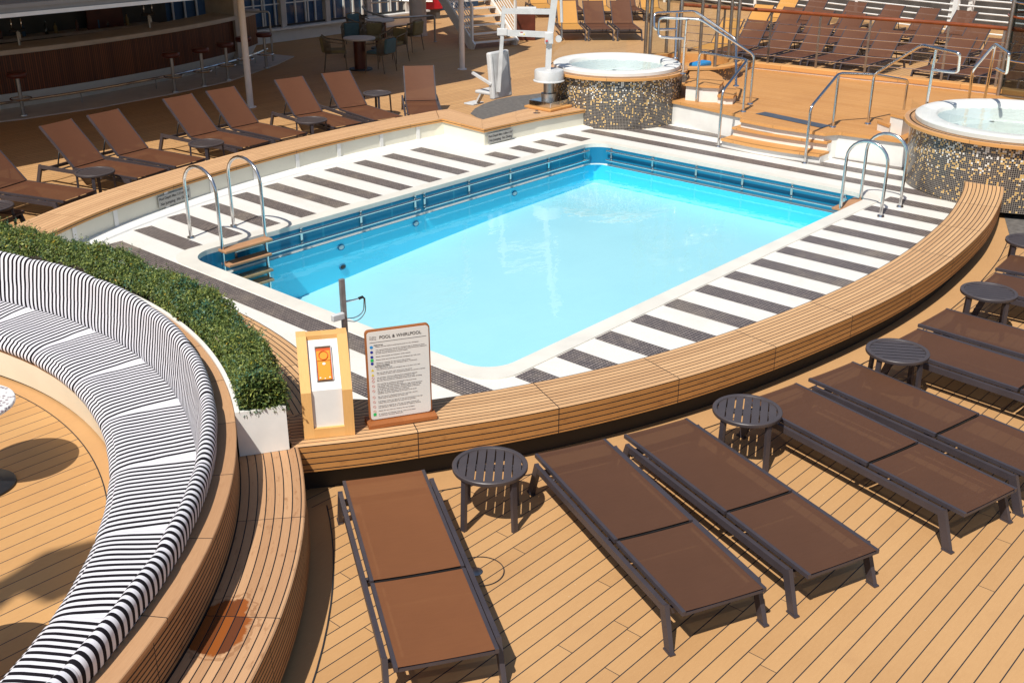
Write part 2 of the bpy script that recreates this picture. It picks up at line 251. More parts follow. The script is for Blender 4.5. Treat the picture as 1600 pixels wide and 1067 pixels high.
# ------------------------------------------------------------------ mesh builder
class MB:
    def __init__(s): s.v = []; s.f = []; s.m = []; s.uv = []; s.mats = []; s.sm = []
    def mi(s, m):
        m = MAT[m] if isinstance(m, str) else m
        if m not in s.mats: s.mats.append(m)
        return s.mats.index(m)
    def face(s, pts, m, uv=None, smooth=False):
        i = len(s.v); s.v += [tuple(p) for p in pts]; s.f.append(tuple(range(i, i + len(pts)))); s.m.append(s.mi(m)); s.uv.append(uv or [(p[0], p[1]) for p in pts]); s.sm.append(smooth)
    def quads(s, vs, fs, m, uvs=None, smooth=True):
        i = len(s.v); s.v += [tuple(p) for p in vs]; k = s.mi(m)
        for n, f in enumerate(fs):
            s.f.append(tuple(i + a for a in f)); s.m.append(k); s.uv.append(uvs[n] if uvs else [(vs[a][0], vs[a][1]) for a in f]); s.sm.append(smooth)
    def box(s, c, d, m, M=None, bev=0.):
        """box centre c, size d, optional matrix; UV runs along the longest side"""
        x, y, z = (a / 2 for a in d); ax = max(range(3), key=lambda i: d[i])
        P = [V((i * x, j * y, k * z)) for i in (-1, 1) for j in (-1, 1) for k in (-1, 1)]
        if bev:
            bm = bmesh.new(); bmesh.ops.create_cube(bm, size=1, matrix=Matrix.Diagonal((*d, 1))); bmesh.ops.bevel(bm, geom=bm.edges[:], offset=bev, segments=2, affect='EDGES', profile=.5)
            T = Matrix.Translation(c) if M is None else M @ Matrix.Translation(c); vs = [v.co.copy() for v in bm.verts]; fs = [[v.index for v in f.verts] for f in bm.faces]; o = [q for q in range(3) if q != ax]
            uvs = [[(vs[a][ax], vs[a][o[0]] + vs[a][o[1]]) for a in f] for f in fs]; s.quads([T @ v for v in vs], fs, m, uvs, False); bm.free(); return
        F = [(0, 1, 3, 2), (4, 6, 7, 5), (0, 4, 5, 1), (2, 3, 7, 6), (0, 2, 6, 4), (1, 5, 7, 3)]; o = [q for q in range(3) if q != ax]
        T = Matrix.Translation(c) if M is None else M @ Matrix.Translation(c)
        for f in F: s.face([T @ P[a] for a in f], m, [(P[a][ax], P[a][o[0]] + P[a][o[1]]) for a in f])
    def beam(s, a, b, w, h, m, up=(0, 0, 1), w2=None):
        """square bar from a to b, w across, h along up; w2 = width at b"""
        a = V(a); b = V(b); d = (b - a).normalized(); r = d.cross(V(up)); 
        if r.length < 1e-4: r = d.cross(V((1, 0, 0)))
        r.normalize(); u = r.cross(d); w2 = w if w2 is None else w2; L = (b - a).length; P = []
        for p, ww in ((a, w), (b, w2)):
            for i, j in ((-1, -1), (1, -1), (1, 1), (-1, 1)): P.append(p + r * (i * ww / 2) + u * (j * h / 2))
        for f in ((0, 3, 2, 1), (4, 5, 6, 7), (0, 1, 5, 4), (1, 2, 6, 5), (2, 3, 7, 6), (3, 0, 4, 7)):
            s.face([P[q] for q in f], m, [((P[q] - a).dot(d), (P[q] - a).dot(r) + (P[q] - a).dot(u)) for q in f])
    def tube(s, pts, r, m, n=10, caps=True, closed=False):
        pts = [V(p) for p in pts]; N = len(pts); vs = []; prev = None; L = 0; Ls = []
        for i, p in enumerate(pts):
            if closed: d = pts[(i + 1) % N] - pts[i - 1]
            else: d = pts[min(i + 1, N - 1)] - pts[max(i - 1, 0)]
            d.normalize()
            if prev is None: a = d.orthogonal().normalized()
            else: a = (prev - d * prev.dot(d)).normalized()
            prev = a; b = d.cross(a); rr = r[i] if isinstance(r, (list, tuple)) else r
            if i: L += (p - pts[i - 1]).length
            Ls.append(L)
            for k in range(n): t = 2 * pi * k / n; vs.append(p + (a * cos(t) + b * sin(t)) * rr)
        fs = []; uvs = []
        for i in range(N if closed else N - 1):
            j = (i + 1) % N
            for k in range(n): q = (k + 1) % n; fs.append((i * n + k, i * n + q, j * n + q, j * n + k)); uvs.append([(Ls[i], k / n * .1), (Ls[i], (k + 1) / n * .1), (Ls[i] if closed else Ls[j], (k + 1) / n * .1), (Ls[j], k / n * .1)])
        s.quads(vs, fs, m, uvs, True)
        if caps and not closed:
            s.face([vs[k] for k in range(n)][::-1], m); s.face([vs[(N - 1) * n + k] for k in range(n)], m)
    def lathe(s, prof, c, m, n=48, a0=0., a1=2 * pi, smooth=True, sharp=False):
        """revolve (r, z) points; UV u = arc length, v = z"""
        full = abs(a1 - a0 - 2 * pi) < 1e-6; K = n if full else n + 1
        ang = [a0 + (a1 - a0) * k / n for k in range(n + 1)]
        R0 = max(p[0] for p in prof); cum = [0]
        for i in range(1, len(prof)): cum.append(cum[-1] + sqrt((prof[i][0] - prof[i - 1][0]) ** 2 + (prof[i][1] - prof[i - 1][1]) ** 2))
        for i in range(len(prof) - 1):
            (r0, z0), (r1, z1) = prof[i], prof[i + 1]
            for k in range(n):
                A, B = ang[k], ang[k + 1]
                P = [(c[0] + r * cos(t), c[1] + r * sin(t), c[2] + z) for r, z, t in ((r0, z0, A), (r0, z0, B), (r1, z1, B), (r1, z1, A))]
                U = [(R0 * A, cum[i]), (R0 * B, cum[i]), (R0 * B, cum[i + 1]), (R0 * A, cum[i + 1])]
                if r0 < 1e-5: P = P[1:]; U = U[1:]; 
                elif r1 < 1e-5: P = P[:3]; U = U[:3]
                s.face(P, m, U, smooth)
    def prism(s, poly, z0, z1, m, side=None, top=True, bottom=False):
        """vertical prism over a counter-clockwise polygon (xy points)"""
        n = len(poly); side = side or m; L = 0
        for i in range(n):
            a, b = poly[i], poly[(i + 1) % n]; d = sqrt((a[0] - b[0]) ** 2 + (a[1] - b[1]) ** 2)
            s.face([(a[0], a[1], z0), (b[0], b[1], z0), (b[0], b[1], z1), (a[0], a[1], z1)], side, [(L, 0), (L + d, 0), (L + d, z1 - z0), (L, z1 - z0)]); L += d
        if top: s.face([(p[0], p[1], z1) for p in poly], m)
        if bottom: s.face([(p[0], p[1], z0) for p in poly[::-1]], m)
    def sweep(s, path, prof, m, mats=None, ucap=True, smooth=False, u0=0.):
        """prof: (offset to the left of travel, z) points, open or closed by repeating the first"""
        pts = [V((p[0], p[1])) for p in path]; N = len(pts); nor = []
        for i in range(N):
            d = pts[min(i + 1, N - 1)] - pts[max(i - 1, 0)]; d.normalize(); nor.append(V((-d.y, d.x)))
        L = [u0]
        for i in range(1, N): L.append(L[-1] + (pts[i] - pts[i - 1]).length)
        cum = [0]
        for i in range(1, len(prof)): cum.append(cum[-1] + sqrt((prof[i][0] - prof[i - 1][0]) ** 2 + (prof[i][1] - prof[i - 1][1]) ** 2))
        P = lambda i, j: (pts[i].x + nor[i].x * prof[j][0], pts[i].y + nor[i].y * prof[j][0], prof[j][1])
        for i in range(N - 1):
            for j in range(len(prof) - 1):
                mm = mats[j] if mats else m
                s.face([P(i, j), P(i + 1, j), P(i + 1, j + 1), P(i, j + 1)], mm, [(L[i], cum[j]), (L[i + 1], cum[j]), (L[i + 1], cum[j + 1]), (L[i], cum[j + 1])], smooth)
        if ucap:
            for i, rev in ((0, False), (N - 1, True)):
                q = [P(i, j) for j in range(len(prof) - (1 if prof[0] == prof[-1] else 0))]
                s.face(q[::-1] if not rev else q, m)
    def build(s, name, parent=None, weld=True):
        me = bpy.data.meshes.new(name); me.from_pydata(s.v, [], s.f)
        for m in s.mats: me.materials.append(m)
        me.polygons.foreach_set('material_index', s.m); me.polygons.foreach_set('use_smooth', s.sm)
        uvl = me.uv_layers.new(name='UVMap'); fl = []
        for q in s.uv:
            for a in q: fl += [a[0], a[1]]
        uvl.data.foreach_set('uv', fl)
        if weld:
            bm = bmesh.new(); bm.from_mesh(me); bmesh.ops.remove_doubles(bm, verts=bm.verts[:], dist=.00004); bmesh.ops.recalc_face_normals(bm, faces=bm.faces[:])
            for e in bm.edges:
                if len(e.link_faces) == 2 and e.calc_face_angle(0) > .7: e.smooth = False
            bm.to_mesh(me); bm.free()
        me.update(); o = bpy.data.objects.new(name, me); col.objects.link(o)
        if parent: o.parent = parent
        return o
def tag(o, label=None, cat=None, group=None, kind=None):
    if label: o['label'] = label
    if cat: o['category'] = cat
    if group: o['group'] = group
    if kind: o['kind'] = kind
    return o
def thing(name, label, cat, loc=(0, 0, 0), rz=0., group=None):
    o = bpy.data.objects.new(name, None); col.objects.link(o); o.location = loc; o.rotation_euler = (0, 0, rz); o.empty_display_size = .2
    return tag(o, label, cat, group)
def dup(root, loc, rz, label, group=None):
    r = root.copy(); col.objects.link(r); r.location = loc; r.rotation_euler = (0, 0, rz); r['label'] = label
    if group: r['group'] = group
    def rec(a, b):
        for ch in list(a.children):
            c = ch.copy(); col.objects.link(c); c.parent = b; rec(ch, c)
    rec(root, r); return r
def part(name, parent, fn, *a, **k):
    b = MB(); fn(b, *a, **k); return b.build(name, parent)
def arc(c, r, a0, a1, n=16): return [(c[0] + r * cos(a0 + (a1 - a0) * i / n), c[1] + r * sin(a0 + (a1 - a0) * i / n)) for i in range(n + 1)]
def smooth_path(pts, step=.12):
    """Catmull-Rom through xy points"""
    P = [V(p) for p in pts]; P = [P[0] * 2 - P[1]] + P + [P[-1] * 2 - P[-2]]; out = []
    for i in range(1, len(P) - 2):
        a, b, c, d = P[i - 1:i + 3]; n = max(2, int((c - b).length / step))
        for k in range(n):
            t = k / n; out.append(.5 * ((2 * b) + (c - a) * t + (2 * a - 5 * b + 4 * c - d) * t * t + (-a + 3 * b - 3 * c + d) * t ** 3))
    return [tuple(q) for q in out] + [tuple(P[-2])]
def rounded(pts, r, n=6):
    """3-D polyline with filleted corners"""
    pts = [V(p) for p in pts]; out = [pts[0]]
    for i in range(1, len(pts) - 1):
        a, b, c = pts[i - 1:i + 2]; d0 = (a - b); d1 = (c - b); q = min(r, d0.length * .48, d1.length * .48); p0 = b + d0.normalized() * q; p1 = b + d1.normalized() * q
        for k in range(n + 1): t = k / n; out.append(p0 * (1 - t) ** 2 + b * 2 * t * (1 - t) + p1 * t * t)
    return out + [pts[-1]]
C0 = (-.70, 8.85)                                  # centre of the round sitting area
def pol(r, deg, z=None):
    p = (C0[0] + r * cos(rad(deg)), C0[1] + r * sin(rad(deg))); return p if z is None else (p[0], p[1], z)
# ------------------------------------------------------------------ setting: deck, pool surround, pool
PX0, PX1, PY0, PY1, TZ, WZ = 6.62, 14.60, 6.22, 11.20, .12, -.22
def rrect(x0, x1, y0, y1, r, n=8):
    return (arc((x0 + r, y0 + r), r, pi, 1.5 * pi, n) + arc((x1 - r, y0 + r), r, 1.5 * pi, 2 * pi, n) + arc((x1 - r, y1 - r), r, 0, .5 * pi, n) + arc((x0 + r, y1 - r), r, .5 * pi, pi, n))
b = MB(); X0, X1, Y0, Y1 = -60, 60, -30, 60
for q in (((X0, Y0), (X1, Y0), (X1, PY0 - .6), (X0, PY0 - .6)), ((X0, PY1 + .6), (X1, PY1 + .6), (X1, Y1), (X0, Y1)), ((X0, PY0 - .6), (PX0 - .6, PY0 - .6), (PX0 - .6, PY1 + .6), (X0, PY1 + .6)), ((PX1 + .6, PY0 - .6), (X1, PY0 - .6), (X1, PY1 + .6), (PX1 + .6, PY1 + .6))):
    b.face([(x, y, 0) for x, y in q], 'deck')
tag(b.build('deck'), kind='structure')
near_pts = [(4.20, 5.97), (4.69, 5.63), (5.19, 5.34), (5.68, 5.07), (6.25, 4.81), (6.80, 4.60), (7.38, 4.42), (8.0, 4.27), (8.52, 4.17), (9.1, 4.08), (9.68, 4.01), (10.25, 3.965), (10.84, 3.95), (11.4, 3.96), (11.97, 3.995), (12.7, 4.07), (13.43, 4.18), (14.28, 4.37), (14.85, 4.53), (15.34, 4.70)]
near = smooth_path(near_pts)
far_in = smooth_path([(3.4, 10.9), (4.5, 11.68), (5.56, 12.29), (6.5, 12.71), (7.65, 13.05), (8.83, 13.28), (10.04, 13.42), (11.25, 13.47), (12.3, 13.44), (13.10, 13.36)])
def offs(path, d):
    out = []
    for i, p in enumerate(path):
        a = V(path[max(i - 1, 0)]); c = V(path[min(i + 1, len(path) - 1)]); t = (c - a).normalized(); out.append((p[0] - t.y * d, p[1] + t.x * d))
    return out
# pool surround: white mosaic with dark bars running across, coping round the pool
b = MB(); rim = rrect(PX0, PX1, PY0, PY1, .34); cop = rrect(PX0 - .2, PX1 + .14, PY0 - .2, PY1 + .2, .4)
for i in range(len(rim)):
    j = (i + 1) % len(rim); b.face([(*rim[i], TZ + .012), (*cop[i], TZ + .012), (*cop[j], TZ + .012), (*rim[j], TZ + .012)], 'coping')
    b.face([(*cop[i], TZ), (*cop[j], TZ), (*cop[j], TZ + .012), (*cop[i], TZ + .012)], 'coping')
outer = offs(near, .25)[2:] + [(16.6, 5.6), (16.75, 8.6), (16.6, 12.1), (15.1, 12.2), (13.0, 12.29), (13.12, 13.38)] + far_in[::-1][1:-8] + [pol(6.2, a) for a in (20, 10, 0, -8, -16, -24)]
# ring between coping and outer edge, triangulated through bmesh
def ring_fill(mb, outer, inner, z, m):
    bm = bmesh.new(); eds = []
    for loop in (outer, inner):
        vs = [bm.verts.new((p[0], p[1], z)) for p in loop]
        for i in range(len(vs)): eds.append(bm.edges.new((vs[i], vs[(i + 1) % len(vs)])))
    r = bmesh.ops.triangle_fill(bm, use_beauty=True, use_dissolve=False, edges=eds)
    bm.normal_update()
    for f in bm.faces:
        P = [v.co.copy() for v in f.verts]
        if f.normal.z < 0: P = P[::-1]
        mb.face(P, m)
    bm.free()
ring_fill(b, outer, cop, TZ, 'tile_white')
def yfar(x):
    pts = [(5.0, 11.7), (5.54, 11.99), (6.11, 12.3), (6.74, 12.6), (7.34, 12.78), (7.94, 12.89), (8.6, 13.03), (9.2, 13.1), (9.8, 13.15), (10.5, 13.17), (11.6, 13.16), (12.4, 13.11), (12.55, 12.0), (20, 11.95)]
    for (a, ya), (c, yc) in zip(pts, pts[1:]):
        if a <= x <= c: return ya + (yc - ya) * (x - a) / (c - a)
    return 12
def ynear(x):
    p = offs(near, .3)
    for (a, ya), (c, yc) in zip(p, p[1:]):
        if a <= x <= c: return ya + (yc - ya) * (x - a) / (c - a)
    return 5.2
zt = TZ + .004
for k in range(-2, 17):
    x0 = 6.735 + .596 * k; x1 = x0 + .262
    if x1 < 6.45 or x0 > 14.75: segs = [(max(ynear(x0) if x0 < 15.3 else 5.6, 4.9), yfar(x0) if x0 < 6.45 else 11.9)]
    else: segs = [(ynear(x0), PY0 - .21), (PY1 + .205, yfar(x0))]
    if x0 < 5.2: segs = [(7.5, 10.2)]
    for y0, y1 in segs:
        if y1 - y0 > .1: b.face([(x0, y0, zt), (x1, y0, zt), (x1, y1, zt), (x0, y1, zt)], 'tile_dark')
tag(b.build('pool_surround', weld=False), kind='structure')
# basin
b = MB()
for i in range(len(rim)):
    j = (i + 1) % len(rim); b.face([(*rim[i], TZ + .012), (*rim[i], TZ - .05), (*rim[j], TZ - .05), (*rim[j], TZ + .012)], 'coping')
    b.face([(*rim[i], TZ - .05), (*rim[i], WZ + .012), (*rim[j], WZ + .012), (*rim[j], TZ - .05)], 'pool_wall')
    b.face([(*rim[i], WZ + .012), (*rim[i], WZ - .012), (*rim[j], WZ - .012), (*rim[j], WZ + .012)], 'white_paint')
def floorz(x):
    P = [(6.6, -.96), (8.2, -.86), (9.56, -.77), (10.84, -.69), (12.26, -.62), (14.6, -.57)]
    for (a, za), (c, zc) in zip(P, P[1:]):
        if a <= x <= c: return za + (zc - za) * (x - a) / (c - a)
    return P[-1][1] if x > 10 else P[0][1]
inn = rrect(PX0 + .03, PX1 - .03, PY0 + .03, PY1 - .03, .05)
for i in range(len(rim)):
    j = (i + 1) % len(rim); b.face([(*rim[i], WZ - .012), (*inn[i], WZ - .012), (*inn[j], WZ - .012), (*rim[j], WZ - .012)], 'white_paint')
    b.face([(*inn[i], WZ - .012), (*inn[i], floorz(inn[i][0])), (*inn[j], floorz(inn[j][0])), (*inn[j], WZ - .012)], 'pool_tank')
xs = [6.65, 7.4, 8.2, 9.56, 10.84, 12.26, 13.4, 14.57]
for a, c in zip(xs, xs[1:]): b.face([(a, PY0 + .03, floorz(a)), (c, PY0 + .03, floorz(c)), (c, PY1 - .03, floorz(c)), (a, PY1 - .03, floorz(a))], 'pool_floor')
tag(b.build('pool_basin', weld=False), kind='structure')
b = MB(); b.face([(p[0], p[1], WZ) for p in inn], 'water'); tag(b.build('water', weld=False), kind='structure')
# underwater lamps
for n, (x, z) in enumerate(((8.95, -.34), (10.35, -.33), (12.5, -.33), (8.95, -.62))):
    t = thing('pool_lamp', ['round underwater lamp, leftmost and brighter, in the long pool wall', 'round underwater lamp in the middle of the long pool wall', 'round underwater lamp nearest the far pool corner', 'dark round outlet low in the long pool wall'][n], 'pool lamp', (x, PY1 - .03, z), group='round fittings in the pool wall')
    o = part('rim', t, lambda b: b.tube([(.05 * cos(a), -.012, .033 * sin(a)) for a in [2 * pi * i / 20 for i in range(20)]], .011, 'pool_wall', 6, closed=True))
    part('lens', t, lambda b: b.face([(.042 * cos(2 * pi * i / 20), -.02, .026 * sin(2 * pi * i / 20)) for i in range(20)][::-1], 'white_plastic' if n < 3 else 'dark_plinth'))
# margins along the curved kerbs
b = MB()
path = [pol(5.65, a) for a in range(-80, -30, 2)]
b.sweep(path, [(0, .004), (-.235, .004)], 'deck_plain', ucap=False); b.sweep(path, [(-.235, .0065), (-.245, .0065)], 'caulk', ucap=False)
b.sweep(near[2:], [(.3, .004), (-.17, .004)], 'deck_plain', ucap=False); b.sweep(near[2:], [(-.17, .0065), (-.18, .0065)], 'caulk', ucap=False)
path = [pol(4.55, a) for a in range(-80, 40, 2)]
b.sweep(path, [(0, .004), (.215, .004)], 'deck_plain', ucap=False); b.sweep(path, [(.215, .0065), (.224, .0065)], 'caulk', ucap=False)
far_out = smooth_path([(4.4, 12.2), (5.31, 12.86), (6.1, 13.28), (6.9, 13.5), (7.45, 13.68), (8.8, 13.90), (9.72, 14.02), (10.71, 14.08), (12.09, 14.09), (12.82, 14.05), (13.75, 13.85)])
b.sweep(far_out, [(0, .004), (.18, .004)], 'deck_plain', ucap=False); b.sweep(far_out, [(.18, .0065), (.19, .0065)], 'caulk', ucap=False)
tag(b.build('deck_margin', weld=False), kind='structure')
b = MB(); b.face([pol(4.333, 4 * i, .003) for i in range(90)], 'deck_round'); tag(b.build('inner_deck', weld=False), kind='structure')
# ------------------------------------------------------------------ curved pool bench (near side)
t = thing('curved_bench', 'long curved teak bench round the near side of the pool, slatted top and front', 'bench', (10.5, 4.2, 0))
def local(o, root): o.location = -root.location; return o
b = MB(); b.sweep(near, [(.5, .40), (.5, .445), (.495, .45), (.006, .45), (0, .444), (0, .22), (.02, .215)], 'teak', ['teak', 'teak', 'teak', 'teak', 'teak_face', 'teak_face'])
local(b.build('bench_top', t, weld=False), t)
b = MB(); b.sweep(near, [(.02, .215), (.13, .19), (.13, .0)], 'dark_plinth'); local(b.build('plinth', t, weld=False), t)
# the same bench continued along the planter
b = MB(); path = [pol(6.24, a) for a in [-26.3 + 2 * i for i in range(26)]]
path[0] = (4.95, 6.20); 
b.sweep(path, [(.02, .40), (0, .445), (.56, .45), (.56, .40)], 'teak'); b.sweep(path, [(.02, .12), (.02, .40)], 'cream_panel', ucap=False)
b.prism([(4.22, 5.98), (4.98, 5.78), (5.15, 6.1), (4.92, 6.4), (4.55, 6.6), (4.3, 6.2)], .40, .447, 'teak')
t2 = thing('planter_bench', 'curved teak bench strip along the back of the leafy planter', 'bench', (5.4, 8.5, 0)); local(b.build('bench_top', t2, weld=False), t2)
# far bench with cream panels facing the pool
t = thing('curved_bench', 'curved teak bench with cream panels along the far long side of the pool', 'bench', (10, 13.6, 0))
N = len(far_in); fo = []
bfar = MB()
def strip(mb, A, B, z, m, u0=0, v0=0, w=.05):
    L = u0
    for i in range(len(A) - 1):
        d = (V(A[i + 1]) - V(A[i])).length; wd0 = (V(A[i]) - V(B[i])).length; wd1 = (V(A[i + 1]) - V(B[i + 1])).length
        mb.face([(*A[i], z), (*A[i + 1], z), (*B[i + 1], z), (*B[i], z)], m, [(L, 0), (L + d, 0), (L + d, wd1), (L, wd0)]); L += d
    return L
fi = far_in[:]; bo = offs(far_in, .60); bo[-1] = (13.78, 13.86); bo[-2] = (13.45, 13.95)
fi += [(12.98, 12.27)]; bo += [(13.52, 12.80)]
strip(bfar, fi, bo, .45, 'teak_far')
A2 = [(12.98, 12.27), (13.65, 12.24), (14.22, 12.20), (14.95, 12.09), (15.5, 12.0)]; B2 = [(13.52, 12.80), (14.31, 12.84), (14.7, 12.85), (15.2, 12.7), (15.6, 12.5)]
strip(bfar, A2, B2, .45, 'teak_far')
edge = fi + A2[1:]
bfar.sweep(edge, [(0, .45), (0, .425), (.004, .42), (0, .415), (0, .39)], 'smooth_teak', ['smooth_teak', 'caulk', 'caulk', 'smooth_teak'], ucap=False)
be = bo + B2[1:]
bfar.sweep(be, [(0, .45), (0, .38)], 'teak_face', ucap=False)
local(bfar.build('bench_top', t, weld=False), t)
b = MB(); b.sweep(edge, [(.03, .385), (.03, .16)], 'cream_panel', ucap=False); b.sweep(be, [(-.06, .38), (-.06, 0)], 'dark_plinth', ucap=False)
# panel seams
L = 0; nxt = .4
for i in range(len(edge) - 1):
    d = (V(edge[i + 1]) - V(edge[i])); L += d.length
    if L > nxt and d.length < .5:
        nxt += .86; nn = V((-d.y, d.x)).normalized(); p = V(edge[i]) + nn * .02; tt = d.normalized()
        b.beam((p.x, p.y, .14), (p.x, p.y, .385), .07, .012, 'white_paint', up=(nn.x, nn.y, 0))
local(b.build('front_panel', t, weld=False), t)
b = MB(); b.sweep(edge, [(.03, .17), (-.02, .165), (-.14, .14), (-.15, .12)], 'white_paint', ucap=False, smooth=True); local(b.build('kerb', t, weld=False), t)
# wording plaques
def text_mesh(s, size, mat, name='lettering', parent=None, extrude=.0006, align='CENTER', bold=0.):
    cu = bpy.data.curves.new('lettering', 'FONT'); cu.body = s; cu.size = size; cu.extrude = extrude; cu.align_x = align; cu.align_y = 'CENTER'; cu.offset = bold
    o = bpy.data.objects.new('tmp', cu); col.objects.link(o); dg = bpy.context.evaluated_depsgraph_get(); me = bpy.data.meshes.new_from_object(o.evaluated_get(dg)); bpy.data.objects.remove(o)
    me.materials.clear(); me.materials.append(MAT[mat]); o = bpy.data.objects.new(name, me); col.objects.link(o); o.parent = parent; return o
def plaque(px0, px1, z, words, label):
    a = V(px0); c = V(px1); d = (c - a); w = d.length; mid = (a + c) / 2
    t = thing('depth_sign', label, 'sign', (mid.x, mid.y, z), atan2(d.y, d.x)); h = .16
    part('plate', t, lambda b: b.box((0, 0, 0), (w, .006, h), 'plaque'))
    for s_, zz, sz in ((words, .035, .062), ('No Jumping  No Diving', -.035, .056)):
        o = text_mesh(s_, sz, 'ink', parent=t, bold=.0009); o.rotation_euler = (pi / 2, 0, 0); o.location = (0, -.0045, zz); o.scale = (min(1, (w * .94) / max(.01, o.dimensions.x)),) * 2 + (1,)
def on_edge(u, v, z): 
    p = at(u, v, z); return (p.x, p.y)
def near_edge(px, d):
    best = min(range(len(edge) - 1), key=lambda i: (V(edge[i]) - V(px)).length); a, c = V(edge[max(best - 1, 0)]), V(edge[min(best + 1, len(edge) - 1)]); tt = (c - a).normalized(); n = V((-tt.y, tt.x)); return V(edge[best]), tt, n
e, tt, nn = near_edge(on_edge(258, 308, .28), 0); e = e + nn * .004
plaque(e - tt * .3, e + tt * .3, .275, 'Pool Depth Max 2.21m / 7\'3"', 'grey depth plaque on the cream bench panel by the left ladder, 2.21m')
plaque((13.06, 12.258), (13.66, 12.232), .275, 'Pool Depth Max 1.68m / 5\'6"', 'grey depth plaque on the cream bench panel by the far corner, 1.68m')
# ------------------------------------------------------------------ round sofa, ledge, step, planter
t = thing('curved_sofa', 'long curved sofa with black and white striped cushions on a cream plinth', 'sofa', (C0[0], C0[1], 0))
part('plinth', t, lambda b: (b.lathe([(4.475, .028), (4.43, .315), (4.43, .33)], (0, 0, 0), 'cream_panel', 60, rad(-82), rad(40)), b.lathe([(4.50, 0), (4.50, .04)], (0, 0, 0), 'black', 60, rad(-82), rad(40))))
part('seat_board', t, lambda b: b.lathe([(4.428, .322), (4.42, .335), (5.2, .335)], (0, 0, 0), 'ledge_teak', 60, rad(-82), rad(40)))
from mathutils import noise as NZ
def cushion(b, prof, a0, a1, rmid, par, n=22, puff=.012):
    prof = smooth_path(prof, .012); lim = lambda q: .463
    am = (a0 + a1) / 2; N = n + 1; vs = []; uv = []
    cum = [0]
    for i in range(1, len(prof)): cum.append(cum[-1] + sqrt((prof[i][0] - prof[i - 1][0]) ** 2 + (prof[i][1] - prof[i - 1][1]) ** 2))
    cr = sum(p[0] for p in prof) / len(prof); cz = sum(p[1] for p in prof) / len(prof)
    for k in range(N):
        t_ = k / n; a = a0 + (a1 - a0) * t_; e = max(0, 1 - min(t_, 1 - t_) / .07); sh = 1 - .035 * e * e
        for i, (r, z) in enumerate(prof):
            rr = cr + (r - cr) * (1 - .03 * e * e); zz = cz + (z - cz) * sh + (puff * sin(pi * t_) if z > cz else 0)
            dd = .005 * NZ.noise(V((a * 22, r * 6, z * 7))); vs.append(((rr - dd) * cos(a), (rr - dd) * sin(a), zz + dd * (z > cz))); uv.append(((max(-lim(rr), min(lim(rr), rr * sin(a - am) * 1.07)) if par else rmid * (a - am)), cum[i]))
    M = len(prof); fs = []; uvs = []
    for k in range(n):
        for i in range(M - 1):
            f = (k * M + i, (k + 1) * M + i, (k + 1) * M + i + 1, k * M + i + 1); fs.append(f); uvs.append([uv[q] for q in f])
    b.quads(vs, fs, 'stripe', uvs)
    for k in (0, n):
        f = tuple(k * M + i for i in range(M)); b.quads([vs[q] for q in f], [tuple(range(M))], 'stripe', [[uv[q] for q in f]], False)
seams = [35, 24.1, 13.2, 2.3, -8.6, -19.5, -30.4, -41.3, -52.2, -63.1, -74]
for a1, a0 in zip(seams, seams[1:]):
    part('seat_cushion', t, cushion, [(5.10, .34), (5.10, .47), (5.03, .49), (4.62, .487), (4.50, .478), (4.43, .455), (4.39, .415), (4.392, .37), (4.425, .337)], rad(a0) + .0006, rad(a1) - .0006, 4.8, True)
for a1, a0 in zip(seams, seams[1:]):
    part('back_cushion', t, cushion, [(5.02, .44), (5.0, .53), (5.03, .70), (5.062, .86), (5.08, .925), (5.12, .958), (5.158, .945), (5.178, .90), (5.172, .812), (5.155, .79), (5.15, .6), (5.15, .44)], rad(a0 + .4) + .0004, rad(a1 + .4) - .0004, 5.37, False, puff=.014)
t = thing('slatted_ledge', 'curved teak ledge with a finely slatted face behind the striped sofa', 'ledge', (C0[0], C0[1], 0))
part('ledge_top', t, lambda b: b.lathe([(5.295, .765), (5.30, .795), (5.295, .80), (5.158, .80), (5.155, .70)], (0, 0, 0), 'ledge_teak', 90, rad(-82), rad(40)))
part('slatted_face', t, lambda b: b.lathe([(5.288, .45), (5.288, .765)], (0, 0, 0), 'slat_teak', 60, rad(-82), rad(-30.6)))
t = thing('step_bench', 'low curved teak step bench below the sofa ledge, water stained in one spot', 'bench', (C0[0], C0[1], 0))
part('bench_top', t, lambda b: b.lathe([(5.289, .45), (5.722, .45), (5.73, .443)], (0, 0, 0), 'step_teak', 60, rad(-82) + 2 * pi, rad(-30.5) + 2 * pi, smooth=False))
part('slatted_face', t, lambda b: b.lathe([(5.73, .443), (5.735, .10)], (0, 0, 0), 'slat_teak', 60, rad(-82), rad(-30.5)))
part('end_board', t, lambda b: b.box(((5.2895 + 5.73) / 2 * cos(rad(-30.5)), (5.2895 + 5.73) / 2 * sin(rad(-30.5)), .27), (.44, .012, .35), 'slat_teak', Matrix.Identity(4) if 0 else None) if 0 else b.beam((5.29 * cos(rad(-30.5)), 5.29 * sin(rad(-30.5)), .27), (5.73 * cos(rad(-30.5)), 5.73 * sin(rad(-30.5)), .27), .012, .34, 'slat_teak'))
part('plinth', t, lambda b: b.lathe([(5.66, .10), (5.66, 0)], (0, 0, 0), 'dark_plinth', 60, rad(-82), rad(-30.5)))
t = thing('planter', 'long white curved planter box behind the striped sofa', 'planter', (C0[0], C0[1], 0))
part('box', t, lambda b: (b.lathe([(5.665, .452), (5.665, .81), (5.64, .812), (5.64, .70)], (0, 0, 0), 'white_paint', 60, rad(-30.6), rad(40)), b.lathe([(5.302, .452), (5.302, .81), (5.335, .812), (5.335, .70)], (0, 0, 0), 'white_paint', 60, rad(-30.6), rad(40)),
    b.beam((5.303 * cos(rad(-30.6)), 5.303 * sin(rad(-30.6)), .631), (5.664 * cos(rad(-30.6)), 5.664 * sin(rad(-30.6)), .631), .03, .358, 'white_paint')))
